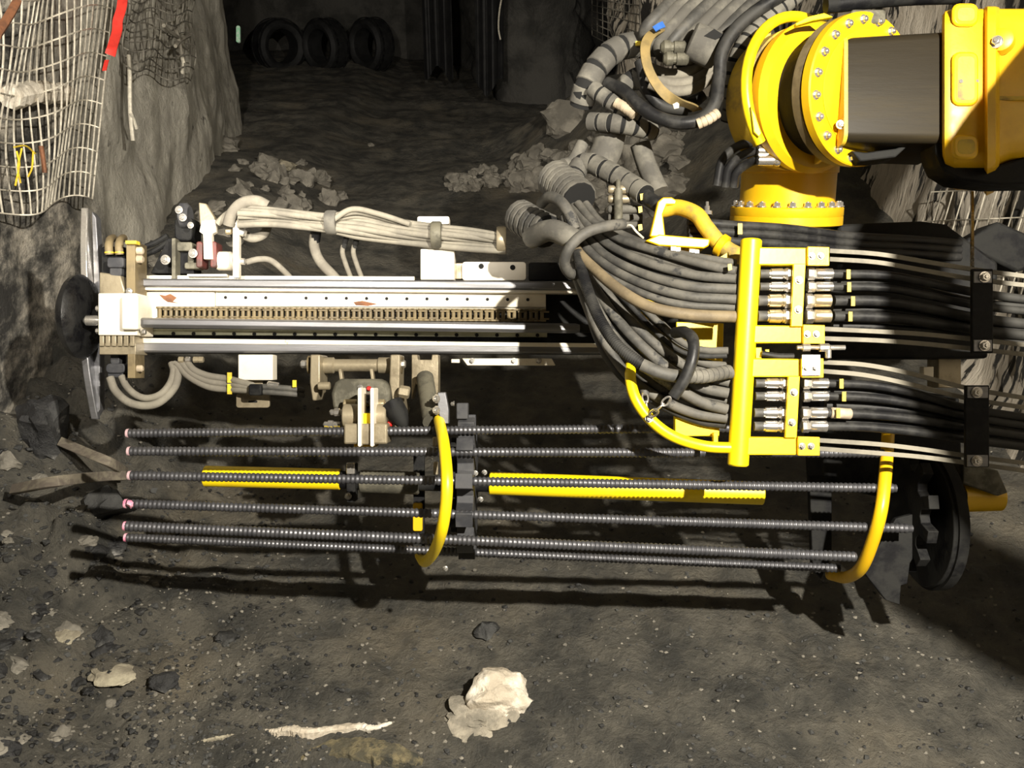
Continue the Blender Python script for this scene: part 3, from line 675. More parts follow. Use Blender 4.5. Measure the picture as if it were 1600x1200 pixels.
# hoses under the nose
hose('hydraulic_hose', [(172,590,DB-.06),(180,610,DB-.07),(200,628,DB-.08),(226,634,DB-.08),(250,628,DB-.08),(272,606,DB-.06),(278,582,DB-.04),(272,568,DB-.02)], .014, M['rubber_dust'], 'drooping muddy hose loop under the nose block, outer of two')
hose('hydraulic_hose', [(190,588,DB-.06),(198,604,DB-.07),(214,618,DB-.08),(232,622,DB-.08),(252,615,DB-.08),(266,598,DB-.06),(271,580,DB-.04),(268,568,DB-.02)], .012, M['rubber_dust'], 'drooping muddy hose loop under the nose block, inner of two')
for i, (o_, lab) in enumerate(((0, 'lowest'), (7, 'middle'), (14, 'topmost'))):
    h = hose('hydraulic_hose', [(276+i*8,568-i,DB-.03),(295+i*4,588-o_*.7,DB-.05),(325,604-o_*1.2,DB-.05),(355,608-o_*1.15,DB-.05),(372+o_*0,609-o_*.9,DB-.08),(395,610-o_*.5,DB-.11)], .0125, M['rubber_dust'], 'grey hose sweeping below the feed to the black joint, %s of three' % lab)
    if i < 2: obj('yellow_tag', G().pb(355, 600-i*18, 362, 616-i*18, DB-.075, .004), M['tagyellow'], h)
g = G().rb(388, 600, 408, 618, DB-.14, .06, 4); j = tag(obj('hose_joint', g, M['black'], None, .004), 'small black hose joint below the white cover box', 'hose joint')
for dy, lab in ((0, 'upper'), (8, 'lower')):
    h = hose('hydraulic_hose', [(406,604+dy,DB-.11),(440,606+dy,DB-.11),(462,608+dy,DB-.10),(474,610+dy,DB-.08)], .010, M['rubber'], '%s short grey hose between the black joint and bolt gripper' % lab)
    if dy == 0: obj('yellow_tag', G().pb(457, 594, 463, 605, DB-.125, .004), M['tagyellow'], h); obj('crimp', G().cyl(P(418,601,DB-.11), P(436,603,DB-.11), .012, 12, .002), M['chrome'], h)
g = G().tube([ground(232, 597)*.0 + P(236,594,DB+.1), P(246,604,DB+.1), P(256,598,DB+.1), P(262,604,DB+.1)], .004, 5, 4)

# ------------------------------------------------------------------ bolt gripper arm
DG = 2.86
gr_ = thing('bolt_gripper', 'oily tan bolt gripper with twin jaws hanging below the middle of the feed', 'gripper', P(562, 697, DG))
obj('cross_tube', G().lathe(P(500, 571, DG+.1), R_, [(0,.018),(.005,.027),(.045,.027),(.05,.021),(.19,.021),(.195,.027),(.235,.027),(.24,.018)], 24), M['steel_tan'], gr_)
obj('side_cheek', G().pp([(485,554),(500,554),(500,600),(494,626),(488,626),(484,598)], DG+.03, .12), M['steel_tan'], gr_, .004)
obj('side_cheek', G().pp([(610,554),(625,554),(624,605),(634,640),(628,668),(614,668),(612,620),(608,598)], DG+.03, .12), M['steel_tan'], gr_, .004)
for a, b in ((470, 484), (626, 634)): obj('end_nut', G().cyl(P(a, 569, DG+.08), P(b, 569, DG+.08), .013, 6, .003), M['chrome'], gr_)
for x in (483, 627): obj('end_disc', G().cyl(P(x-1, 570, DG+.08), P(x+1.5, 570, DG+.08), .03, 20), M['brown'], gr_)
for x in (531, 580): obj('rib', G().pp([(x-3,576),(x+2,576),(x+5,596),(x,596)], DG+.03, .03), M['steel_tan'], gr_, .002)
g = G().pp([(523,598),(532,592),(592,592),(604,598),(609,612),(608,630),(600,636),(585,624),(545,624),(532,640),(520,640),(517,615)], DG-.01, .08); obj('cast_body', g, M['olive'], gr_, .010)
obj('red_button', G().lathe(P(576.5, 607, DG-.01), -F_, [(0,.008),(.008,.008),(.012,.005)], 14), M['red'], gr_); inst('bolt', MID, gr_, P(563, 606, DG-.01), -F_, .9)
obj('motor_ball', G().lathe(P(561, 629, DG-.06), R_, [(0,.006),(.008,.02),(.02,.027),(.035,.027),(.047,.02),(.055,.006)], 20), mat('gloss_black', (.012,.012,.016), None, rough=.12), gr_)
for x0, x1 in ((534,560), (583,604)):
    g = G().lathe(P(x0+2, 631, DG-.05), R_, [(0,.006),(.004,.015),((x1-x0-6)*DG/FPX,.015),((x1-x0-4)*DG/FPX,.009)], 14); obj('side_fitting', g, M['brass'], gr_)
for x0, x1 in ((537,561), (583,605)):
    obj('upper_jaw', G().lathe(P(x0, 650, DG-.10), R_, [(0,.034),(.003,.037),((x1-x0)*(DG-.1)/FPX-.003,.037),((x1-x0)*(DG-.1)/FPX,.034)], 24), M['steel_tan'], gr_)
    obj('lower_jaw', G().rb(x0, 662, x1, 694, DG-.17, .10, 3), M['steel_tan'], gr_, .006)
for x in (561.5, 581): obj('jaw_plate', G().rb(x-2.5, 606, x+3, 698, DG-.18, .09, 2.5), M['white'], gr_, .001)
obj('yellow_band', G().rb(565, 646, 579, 664, DG-.145, .05, 2), M['yellow2'], gr_); obj('centre_jaw', G().rb(564, 662, 579, 695, DG-.165, .08, 3), M['steel_tan'], gr_, .004)
obj('yellow_foot', G().pb(553, 693, 588, 698, DG-.12, .05), M['yellow'], gr_, .002)
for x0, y, L_ in ((505, 663, 26), (515, 644, 20)):
    obj('grease_nipple', G().lathe(P(x0, y, DG-.08), R_, [(0,.004),(.004,.009),(.014,.009),(.016,.013),(.030,.013),(.034,.009),(L_*DG/FPX,.009)], 8), M['chrome'], gr_)
obj('red_cap', G().cyl(P(606, 661, DG-.1), P(614, 662, DG-.1), .010, 12, .003), M['red'], gr_)
g = G().lathe(P(612, 630, DG-.1), P(633, 668, DG-.12)-P(612, 630, DG-.1), [(-.004,.026),(.0,.034),(.045,.033),(.07,.022),(.088,.012),(.09,.008)], 20); obj('rubber_boot', g, M['black'], gr_)
obj('side_nut', G().cyl(P(623, 611, DG), P(640, 614, DG), .020, 6, .004), M['steel_tan'], gr_)
obj('side_nut', G().cyl(P(497, 603, DG), P(516, 603, DG), .013, 12, .003), M['steel_tan'], gr_)

arm = thing('carousel_arm', 'beige bracket with muddy round strut joining feed to bolt carousel', 'bracket', P(665, 668, 2.85))
obj('bracket', G().pp([(643,554),(652,554),(653,562),(674,562),(675,554),(685,554),(685,612),(676,625),(650,600),(643,624)], 2.98, .08), M['steel_tan'], arm, .003)
obj('strut', G().lathe(P(664, 590, 2.93), P(676, 668, 2.72)-P(664, 590, 2.93), [(-.01,.016),(.0,.028),(.20,.028),(.235,.028)], 24), M['olive'], arm)
pl = obj('bolted_plate', G().pp([(684,613),(696,613),(701,640),(701,662),(690,662),(684,640)], 2.70, .04), M['steel'], arm, .002)
for y in (623, 641): inst('bolt', MID, pl, P(683, y, 2.705), (-F_ - R_).normalized(), 1.2)

# ------------------------------------------------------------------ bolt carousel
DC = 2.80
car = thing('bolt_carousel', 'bolt carousel with yellow hoops and black notched plates below the feed', 'bolt carousel', P(735, 890, DC))
g = G().cyl(P(320, 744, DC+.03), P(532, 749, DC+.03), .033, 24, .002); obj('yellow_tube', g, M['yellow2'], car)
g = G().cyl(P(765, 755, DC+.03), P(1192, 771, DC+.0), .036, 24, .002); obj('yellow_tube', g, M['yellow2'], car)
g = G().cyl(P(563, 752, DC+.03), P(655, 755, DC+.03), .036, 20, .003); obj('grey_tube', g, M['olive'], car)
g = G().cyl(P(530, 749, DC+.03), P(566, 752, DC+.03), .028, 20); obj('dark_tube', g, M['black'], car)
g = G().cyl(P(655, 755, DC+.03), P(770, 757, DC+.03), .024, 20); obj('dark_tube', g, M['black'], car)
cl = obj('tube_clamp', G().rb(540, 724, 556, 743, DC-.02, .04, 3).rb(541, 742, 555, 785, DC-.005, .05, 3), M['black'], car, .002)
obj('clamp_cap', G().rb(541, 723, 554, 741, DC-.03, .02, 2), M['chrome'], car, .002); inst('bolt', MID, cl, P(544, 775, DC-.01), -F_)
def gear(x, d, R0, R1, teeth, t, m, name, a0=0, yc=757, fr=.5):
    c = P(x, yc, d); poly = []
    for k in range(teeth):
        for f, r in ((0, R0), (.06, R1), (fr-.06, R1), (fr, R0), (.75, R0*.93)):
            a = a0 + 2*PI*(k+f)/teeth; poly.append(c - F_*r*math.cos(a) - U_*r*math.sin(a))
    return obj(name, G().prism(poly, R_*t), m, car, .002)
AY = [-75, -41, -12, 19, 48, 77]
gear(718, DC, .155, .225, 12, .05, M['charcoal'], 'notched_plate', math.radians(-56+8), 760)
gear(706, DC+.02, .13, .15, 16, .02, M['black'], 'backing_disc', 0)
gear(1405, DC-.04, .15, .20, 12, .03, M['black'], 'notched_plate', math.radians(-48), 790)
obj('hinge_block', G().rb(713, 630, 731, 655, DC-.09, .06, 2), M['charcoal'], car, .003)
inst('bolt', SMALL, car, P(710, 631, DC-.06), -R_, 1.1)
for x, y in ((699,770),(732,790),(743,739),(757,738),(751,780),(696,888)): inst('bolt', SMALL, car, P(x, y, DC-.10), -F_)
def hoop(name, pts, r, m): return obj(name, G().tube([P(*p) for p in pts], r, 14, 8), m, car)
hoop('yellow_hoop', [(686,656,2.72),(693,690,2.54),(698,740,2.44),(697,785,2.43),(690,830,2.47),(678,862,2.60),(664,878,2.76),(656,868,2.90)], .0165, M['yellow2'])
hoop('yellow_hoop', [(1390,640,2.80),(1387,690,2.66),(1383,745,2.58),(1376,800,2.54),(1362,850,2.58),(1345,888,2.66),(1322,902,2.80),(1298,898,2.95)], .0185, M['yellow'])
g = G().rb(646, 700, 663, 860, DC+.10, .02, 4); obj('rear_bar', g, M['black'], car)
g = G().rb(645, 786, 660, 830, DC+.085, .012, 3); obj('yellow_rear_tab', g, M['yellow'], car, .002)
obj('tan_tab', G().pb(677, 722, 684, 742, DC-.2, .02), M['steel_tan'], car, .002); obj('tan_tab', G().pb(676, 683, 683, 698, DC-.15, .02), M['steel_tan'], car, .002)
# right end disc with holes (ring of plates), black flap
c = P(1446, 812, DC-.02); g = G().disc(c, R_, .205, .03, .025, 56); dsk = obj('end_disc', g, M['black'], car, .003)
g = G().disc(c + R_*.015, R_, .215, .185, .03, 56); obj('disc_rim', g, M['black'], dsk)
for du, df in ((.10, .0), (-.03, .03), (-.13, .06)):
    q = c - R_*.0135 + U_*du + F_*df; obj('disc_hole', G().lathe(q, -R_, [(0,.026),(.002,.026)], 18), M['yellow_dirt_shade'], dsk)
g = G().pp([(1345,888),(1362,872),(1400,810),(1442,800),(1440,850),(1422,880),(1418,912),(1408,915),(1406,945),(1385,938),(1378,930)], DC-.13, .02); obj('black_flap', g, M['black'], car, .002)
obj('yellow_end_tube', G().lathe(P(1500, 776, DC+.12), R_, [(0,.05),(.13,.046),(.135,.03)], 20), M['yellow'], car)
obj('end_shaft', G().cyl(P(1418, 790, DC), P(1500, 776, DC+.1), .03, 16), M['black'], car)
obj('frame_plate', G().pp([(1265,745),(1300,745),(1300,870),(1283,905),(1270,890)], DC+.12, .03), M['black'], car, .003)
# rock bolts
def rebar(a, b, r=.0115, pitch=.0132):
    L = (b-a).length; n = int(L/pitch); prof = [(0, r*.9)]
    for i in range(n):
        h = i*pitch; prof += [(h+.001, r*.90), (h+pitch*.35, r*1.10), (h+pitch*.62, r*1.10), (h+pitch*.95, r*.90)]
    prof.append((L, r*.9)); return G().lathe(a, b-a, prof, 10)
BL = [((200,677,2.72),(1345,667,2.70),'topmost of the bolts held in the carousel'),
      ((202,705,2.65),(1380,708,2.62),'second from top of the bolts in the carousel'),
      ((203,743,2.62),(1400,763,2.58),'crossing just in front of the yellow tube'),
      ((197,787,2.62),(1425,826,2.58),'with a pink blob on its tip, below the yellow tube'),
      ((196,822,2.60),(1337,870,2.58),'thick and pink tipped, second lowest in the carousel'),
      ((197,840,2.84),(1312,888,2.80),'lowest of the bolts held in the carousel')]
for i, (a, b, lab) in enumerate(BL):
    A, B = P(*a), P(*b)
    rb_ = obj('rock_bolt', rebar(A, B, .0130 if i != 4 else .0142), M['rebar'], None, 0, 50); tag(rb_, 'long ribbed steel rock bolt ' + lab, 'rock bolt', 'rock bolts in the carousel')
    g = G().lathe(A - (B-A).normalized()*.006, (B-A), [(0,.008),(.002,.0134),(.010,.0144)], 12); obj('painted_tip', g, M['pink'] if i > 2 else mat('pale_pink_tip', (.62,.42,.45), None, rough=.5), rb_)
    if i == 3: obj('paint_blob', G().rock(P(203,789,2.60), (.012,.012,.016), 9, .2), M['pink'], rb_)

# ------------------------------------------------------------------ yellow hose bracket
DK = 2.42
bk = thing('hose_bracket', 'bright yellow welded hose bulkhead bracket with a curved guard hoop', 'bracket', P(1153, 728, DK))
obj('upright_pipe', G().cyl(P(1174, 374, DK+.03), P(1153, 728, DK+.03), .0285, 28, .004), M['yellow2'], bk)
def kx(y): return -((y-400)/330)*20       # the bracket leans a little
def arm_(y0, y1, x1, plate0, hasp=True, silver=False):
    ym = (y0+y1)/2; g = G().pp([(1176+kx(ym),y0),(x1,y0+1),(x1,y1),(1176+kx(ym),y1)], DK+.01, .04); a = obj('cross_arm', g, M['yellow2'], bk, .003)
    if hasp:
        g = G().pp([(plate0,y0-1),(plate0+34,y0),(plate0+34,y1+1),(plate0,y1+1)], DK-.005, .012); p = obj('end_plate', g, M['yellow'], bk, .0015)
        if silver: p = obj('silver_plate', G().pb(plate0, y0-6, plate0+29, y1-2, DK-.012, .007), M['chrome'], bk, .001)
        for dx in (6, 20): inst('bolt', SMALL, p, P(plate0+dx, ym, DK-.006-(.006 if silver else 0)), -F_, 1.15, dx)
arm_(386, 414, 1264, 1262); arm_(508, 536, 1258, 1255); arm_(560, 589, 1254, 1253, True, True); arm_(683, 711, 1247, 1247)
obj('bulkhead_plate', G().pp([(1240,412),(1259,412),(1254,510),(1236,510)], DK-.002, .012), M['yellow2'], bk, .0015)
obj('bulkhead_plate', G().pp([(1232,588),(1250,588),(1245,684),(1227,684)], DK-.002, .012), M['yellow2'], bk, .0015)
for x, y in ((1248,438),(1247,484),(1240,613),(1237,660)): inst('bolt', SMALL, bk, P(x, y, DK-.003), -F_, 1.3)
g = G().tube([P(*p) for p in [(1148,700,DK+.03),(1100,697,DK+.03),(1050,681,DK+.02),(1013,652,DK+.02),(990,615,DK+.03),(985,575,DK+.08),(994,535,DK+.24),(1012,480,DK+.40),(1030,430,DK+.48)]], .0155, 14, 8); obj('guard_hoop', g, M['yellow2'], bk)
obj('back_plate', G().pp([(1057,503),(1131,505),(1129,578),(1126,600),(1056,600)], DK+.16, .012), M['yellow2'], bk, .002)
obj('back_plate', G().pp([(1056,600),(1126,600),(1124,684),(1055,678)], DK+.16, .012), M['yellow2'], bk, .002)
obj('lower_ledge', G().pp([(1055,650),(1124,671),(1124,681),(1055,682)], DK+.09, .03), M['yellow2'], bk, .002)
obj('ledge_strut', G().pb(1115, 676, 1122, 697, DK+.06, .02), M['yellow2'], bk, .001)
obj('yellow_lug', G().pp([(1017,462),(1024,456),(1040,462),(1041,465),(1032,471),(1020,468)], DK+.12, .02), M['yellow2'], bk, .001)
for x0, x1, y0, y1 in ((1181,1190,543,560),(1196,1202,546,556)): obj('yellow_tab', G().pb(x0, y0, x1, y1, DK+.04, .006), M['yellow2'], bk, .001)
# elbow and flange behind the bracket
el = thing('pipe_elbow', 'worn yellow curved pipe elbow with lug above the bracket', 'pipe', P(1090, 400, DK+.25))
obj('elbow', G().tube([P(*p) for p in [(1036,328,DK+.32),(1060,324,DK+.30),(1088,335,DK+.26),(1103,355,DK+.24),(1122,378,DK+.22),(1140,392,DK+.20),(1162,402,DK+.18)]], .024, 18, 8), M['yellow_dirt_shade'], el)
obj('pipe_collar', G().lathe(P(1122, 380, DK+.22), P(1150,398,DK+.2)-P(1122,380,DK+.22), [(0,.026),(.004,.034),(.022,.034),(.026,.026)], 20), M['yellow'], el)
g = G().pp([(1015,370),(1028,315),(1036,308),(1050,308),(1058,313),(1056,320),(1042,320),(1036,335),(1040,370)], DK+.28, .03); obj('lug', g, M['yellow'], el, .004)
g = G().pp([(1008,376),(1030,366),(1110,373),(1108,384),(1100,388),(1030,384)], DK+.2, .10); obj('deck_plate', g, M['yellow'], el, .004)
for x, y in ((1055,389),(1084,393),(1104,402)):
    obj('nut', G().cyl(P(x-8, y, DK+.17), P(x+8, y+2, DK+.17), .010, 6, .002), M['chrome'], el)
g = G().pp([(1118,406),(1138,394),(1142,412)], DK+.12, .01); obj('gusset', g, M['yellow2'], el)
obj('grease_fitting', G().lathe(P(1105, 336, DK+.4), -U_*-1, [(0,.016),(.012,.016),(.012,.008),(.028,.008),(.03,.005),(.042,.005)], 8), M['chrome'], el)

# ------------------------------------------------------------------ hoses into the bracket
HS = [ # pts, r, mat, label
 ([(903,318,2.80),(925,345,2.74),(965,372,2.66),(1025,392,2.58),(1095,412,2.50),(1150,424,2.46)], .0125, 'rubber', 'topmost'),
 ([(896,322,2.82),(918,352,2.74),(955,385,2.66),(1015,412,2.57),(1085,430,2.50),(1150,436,2.46)], .0130, 'rubber', 'second from top'),
 ([(890,328,2.80),(910,360,2.74),(945,398,2.65),(1005,428,2.56),(1075,447,2.48),(1150,452,2.45)], .0130, 'rubber', 'third from top'),
 ([(884,332,2.82),(900,368,2.73),(938,408,2.64),(995,440,2.55),(1070,462,2.48),(1150,468,2.45)], .0130, 'rubber', 'fourth from top'),
 ([(880,340,2.82),(896,376,2.74),(930,416,2.65),(985,450,2.56),(1055,474,2.49),(1148,481,2.46)], .0105, 'rubber', 'fifth from top'),
 ([(915,318,2.84),(940,348,2.78),(985,372,2.70),(1040,392,2.62),(1100,404,2.54),(1150,412,2.50)], .0115, 'rubber', 'rearmost thin one'),
]
for pts, r, m, l in HS: hose('hydraulic_hose', pts, r*1.06, M[m], 'dusty hose curving into the yellow bracket, %s of the upper fan' % l, 'hose', 'upper hose fan')
def between(A, B, f, dd):
    n = min(len(A), len(B)); A = A[:n-1] + [A[-1]]; B = B[:n-1] + [B[-1]]
    return [(a[0]+(b[0]-a[0])*f, a[1]+(b[1]-a[1])*f, a[2]+(b[2]-a[2])*f + dd) for a, b in zip(A, B)]
for k in range(4):
    hose('hydraulic_hose', between(HS[k][0], HS[k+1][0], .5, .028), .012, M['rubber_black' if k % 2 else 'rubber'], 'hose tucked in the gaps behind the upper hose fan', 'hose', 'rear hoses of the upper fan')
hose('hydraulic_hose', [(888,352,2.76),(900,390,2.66),(935,426,2.56),(975,458,2.48),(1020,481,2.43),(1080,492,2.42),(1148,495,2.43)], .0165, M['rubber_tan'], 'thick tan-brown hose sweeping across the front of the fan', 'hose')
hose('hydraulic_hose', [(900,398,2.72),(945,428,2.62),(1000,455,2.55),(1060,474,2.49),(1140,488,2.47)], .008, M['rubber_black'], 'thin black hose just above the thick tan-brown hose', 'hose')
LS = [
 ([(910,395,2.74),(940,428,2.68),(985,462,2.62),(1030,505,2.57),(1066,535,2.52),(1098,547,2.50),(1138,548,2.48)], .010, 'rubber', 'thin one ending highest at the yellow plate'),
 ([(912,400,2.72),(945,438,2.66),(985,478,2.60),(1028,522,2.55),(1062,548,2.52),(1095,556,2.5),(1136,556,2.48)], .007, 'rubber_black', 'thin black one with a pale mark'),
 ([(905,400,2.72),(935,440,2.64),(972,488,2.58),(1012,528,2.54),(1055,562,2.51),(1095,585,2.49),(1140,598,2.47)], .0135, 'rubber', 'first under the tan-brown hose'),
 ([(900,402,2.70),(928,448,2.62),(965,500,2.55),(1005,543,2.50),(1050,580,2.48),(1095,605,2.47),(1138,615,2.46)], .0145, 'rubber', 'dusty second under the tan-brown hose'),
 ([(920,400,2.76),(960,436,2.70),(1005,480,2.64),(1045,520,2.60),(1080,560,2.56),(1110,590,2.52),(1140,606,2.5)], .0135, 'rubber', 'rearmost of the steep ones'),
 ([(898,412,2.68),(922,462,2.60),(955,520,2.53),(998,565,2.48),(1050,602,2.46),(1095,628,2.46),(1136,640,2.46)], .0145, 'rubber', 'third from the bottom'),
 ([(896,420,2.70),(918,480,2.61),(948,540,2.53),(985,590,2.49),(1035,625,2.48),(1085,646,2.48),(1136,654,2.47)], .0130, 'rubber', 'second from the bottom'),
 ([(915,470,2.66),(935,530,2.58),(965,580,2.52),(1005,615,2.50),(1055,643,2.50),(1095,658,2.50),(1135,663,2.49)], .0125, 'rubber_black', 'lowest'),
]
for pts, r, m, l in LS: hose('hydraulic_hose', pts, r*1.06, M[m], 'hose dropping steeply into the yellow bracket, %s' % l, 'hose', 'lower hose fan')
for a, b, f in ((2, 3, .5), (3, 5, .45), (5, 6, .5), (4, 2, .5), (6, 7, .4), (0, 2, .5)):
    hose('hydraulic_hose', between(LS[a][0], LS[b][0], f, .03), .0125, M['rubber'], 'hose tucked in the gaps behind the lower hose fan', 'hose', 'rear hoses of the lower fan')
g = G().ribbed([P(*p) for p in [(903,395,2.64),(914,440,2.56),(935,495,2.47),(965,540,2.41),(1003,570,2.38)]], .0165, .0065, .14, .6)
g2 = tag(obj('corrugated_hose', g, M['rubber_black'], None, 0, 50), 'black finely corrugated hose at the front of the lower fan', 'hose')
obj('smooth_end', G().tube([P(*p) for p in [(1003,570,2.38),(1030,582,2.37),(1060,588,2.38),(1100,588,2.42),(1142,582,2.45)]], .0175, 12, 7), M['rubber'], g2)
g = G().ribbed([P(*p) for p in [(1075,588,2.385),(1100,588,2.40),(1140,580,2.44)]], .0195, .016, .1, .7)
obj('taped_cuff', g, M['sleeve'], g2)
# loops round the fans
wrap = hose('hose_loop', [(974,350,2.60),(945,354,2.56),(915,364,2.54),(892,384,2.53),(882,408,2.55),(888,425,2.58),(898,430,2.62)], .0160, M['rubber'], 'thick grey rubber loop strapped over the start of the hose fan', 'hose loop')
lp = hose('hose_loop', [(1055,520,2.46),(1070,519,2.40),(1083,532,2.36),(1082,560,2.34),(1070,592,2.34),(1052,620,2.35)], .0160, M['rubber_black'], 'black rubber loop round the lower fan ending in a chain', 'hose loop')
def link(a, b, tw, r=.0028):
    m_ = (a+b)/2; ax = (b-a)/2*1.25; n_ = (U_ if tw else F_); sd = ax.cross(n_).normalized()*.008
    pts = []
    for k in range(16):
        e = 2*PI*k/16; pts.append(m_ + ax*math.cos(e) + sd*math.sin(e)*1.0)
    return G().path(pts, r, 6, True)
ca = [P(1046,622,2.34), P(1036,632,2.345), P(1026,641,2.35), P(1017,650,2.38)]
cht = thing('chain', 'short steel chain tying black rubber loop to the guard hoop', 'chain', ca[-1])
for i in range(3): obj('link', link(ca[i], ca[i+1], i % 2, .003), M['chrome'], cht)
inst('bolt', SMALL, cht, P(1014, 654, 2.40), -F_, 1.3)
ca = [P(1007,615,2.46), P(1009,628,2.46), P(1011,640,2.46)]
cht = thing('chain', 'two dangling chain links behind the guard hoop', 'chain', ca[-1])
for i in range(2): obj('link', link(ca[i], ca[i+1], i % 2), M['chrome'], cht)
obj('rubber_end', G().cyl(P(1006,608,2.47), P(1008,618,2.47), .013, 12, .003), M['rubber'], cht)

# couplings through the bulkhead and the hoses leaving right
DR = DK+.03
def coupling(y0, right_pts, r, brass, label, group, lean=0, m='rubber_black', tagx=None):
    xs = 1236 + lean; o = hose('hydraulic_hose', right_pts, r, M[m], label, 'hose', group)
    mm = M['brass'] if brass else M['chrome']
    L = lambda a, b: (b-a)*DR/FPX
    obj('left_ferrule', G().lathe(P(xs-44, y0, DR), R_, [(0,r*.9),(L(0,9),r*1.0),(L(0,9),r*1.22),(L(0,27),r*1.3),(L(0,28),r*1.1),(L(0,30),r*1.1),(L(0,30),r*1.25),(L(0,33),r*1.25)], 20), mm, o)
    obj('left_nut', G().lathe(P(xs-11, y0, DR), R_, [(0,r*1.25),(L(0,1),r*1.4),(L(0,9),r*1.4),(L(0,11),r*1.25)], 6), M['chrome'], o)
    obj('left_hose_stub', G().cyl(P(xs-52, y0, DR), P(xs-38, y0, DR), r*1.02, 14), M['rubber'], o)
    obj('right_nut', G().lathe(P(xs+22, y0, DR), R_, [(0,r*1.2),(L(0,1),r*1.4),(L(0,11),r*1.4),(L(0,13),r*1.2)], 6), M['chrome'], o)
    obj('right_ferrule', G().lathe(P(xs+35, y0, DR), R_, [(0,r*1.1),(L(0,2),r*1.25),(L(0,26),r*1.25),(L(0,27),r*1.05)], 20), M['chrome'] if not brass else M['brass'], o)
    if tagx: obj('yellow_tag', G().pb(tagx, y0-7, tagx+6, y0+8, DR-.03, .003), M['tagyellow'], o)
up = [(428,.012,0,[(1298,428),(1380,430),(1450,442),(1530,458),(1620,470)],1323),(448,.011,0,[(1298,448),(1380,450),(1450,462),(1530,478),(1620,488)],1324),
      (470,.0145,1,[(1303,470),(1380,471),(1450,482),(1530,498),(1620,508)],1330),(494,.0145,1,[(1302,494),(1380,496),(1450,504),(1530,516),(1620,526)],1326)]
names = ['topmost','second from top','third from top','lowest']
for i, (y, r, br, pts, tx) in enumerate(up): coupling(y, [(x, yy, DR+.00008*(x-1280)) for x, yy in pts], r, br, 'black hose leaving upper half of bracket to the right, %s of four' % names[i], 'upper right hose run', 3 if i < 2 else 0, tagx=tx)
lw = [(599,.0115,0,[(1290,599),(1360,602),(1430,615),(1510,638),(1620,655)],1312),(619,.0115,0,[(1290,619),(1360,622),(1430,632),(1510,650),(1620,668)],1316),
      (645,.0125,0,[(1292,645),(1360,648),(1430,655),(1510,668),(1620,684)],1307),(666,.0125,0,[(1290,666),(1360,668),(1430,675),(1510,686),(1620,700)],None)]
for i, (y, r, br, pts, tx) in enumerate(lw): coupling(y, [(x, yy, DR+.00008*(x-1280)) for x, yy in pts], r, br, 'black hose leaving lower half of bracket to the right, %s of four' % names[i], 'lower right hose run', -4 if i < 2 else -6, tagx=tx)
# filler hoses between
for i, (y, pts) in enumerate([(0, [(1300,438),(1400,444),(1520,472),(1620,480)]), (1, [(1300,482),(1400,487),(1520,508),(1620,518)]), (2, [(1300,508),(1400,513),(1520,524),(1620,538)])]):
    hose('hydraulic_hose', [(x, yy, DR+.04) for x, yy in pts], .012, M['rubber_black'], 'black hose half hidden behind the upper right run, %s of three' % ('top','middle','bottom')[i], 'hose', 'rear upper right hoses')
for i, pts in enumerate([[(1290,610),(1400,618),(1510,645),(1620,662)], [(1290,633),(1400,640),(1510,660),(1620,677)], [(1290,656),(1400,662),(1510,678),(1620,692)]]):
    hose('hydraulic_hose', [(x, yy, DR+.04) for x, yy in pts], .012, M['rubber_black'], 'black hose half hidden behind the lower right run, %s of three' % ('top','middle','bottom')[i], 'hose', 'rear lower right hoses')
obj_w = obj('hose_sleeve', G().cyl(P(1298,645,DR-.002), P(1330,647,DR-.002), .0155, 14, .003), M['tape'], None); tag(obj_w, 'cream plastic sleeve on a lower hose right of the bracket', 'sleeve')
FS = [([(1296,392),(1370,397),(1440,408),(1520,421),(1620,434)],'topmost of the pair at the top arm'),([(1296,405),(1370,410),(1440,422),(1520,436),(1620,448)],'lower of the pair at the top arm'),
      ([(1288,514),(1370,518),(1440,522),(1530,531),(1620,541)],'upper of the pair at second arm'),([(1288,529),(1370,532),(1440,537),(1530,546),(1620,556)],'lower of the pair at second arm'),
      ([(1286,566),(1350,570),(1420,583),(1510,606),(1620,625)],'upper of the pair at third arm with silver plate'),([(1286,580),(1350,586),(1420,600),(1510,622),(1620,640)],'lower of the pair at third arm with silver plate'),
      ([(1280,688),(1370,694),(1440,702),(1510,712),(1620,726)],'upper of the pair at the bottom arm'),([(1280,701),(1370,708),(1440,714),(1510,723),(1620,738)],'lower of the pair at the bottom arm')]
for pts, l in FS:
    g = G().strip([P(x, y, DR-.01) for x, y in pts], .0062, .003); tag(obj('flat_strip', g, M['rubber_pale'], None, .001), 'grey flat guide strip running right, ' + l, 'guide strip', 'flat guide strips')
g = G().rb(1519, 420, 1552, 552, DR-.05, .012, 2); c1 = tag(obj('hose_clamp', g, M['black'], None, .002), 'black clamp plate across the upper right hose run', 'clamp')
for y in (433, 540): inst('bolt', MID, obj('clamp_pad', G().pb(1522, y-9, 1550, y+9, DR-.055, .005), M['steel'], c1, .001), P(1538, y, DR-.056), -F_, 1.3)
g = G().rb(1509, 602, 1546, 730, DR-.05, .012, 2); c2 = tag(obj('hose_clamp', g, M['black'], None, .002), 'black clamp plate across the lower right hose run', 'clamp')
for y in (613, 720): inst('bolt', MID, obj('clamp_pad', G().pb(1512, y-9, 1544, y+9, DR-.055, .005), M['steel'], c2, .001), P(1526, y, DR-.056), -F_, 1.3)
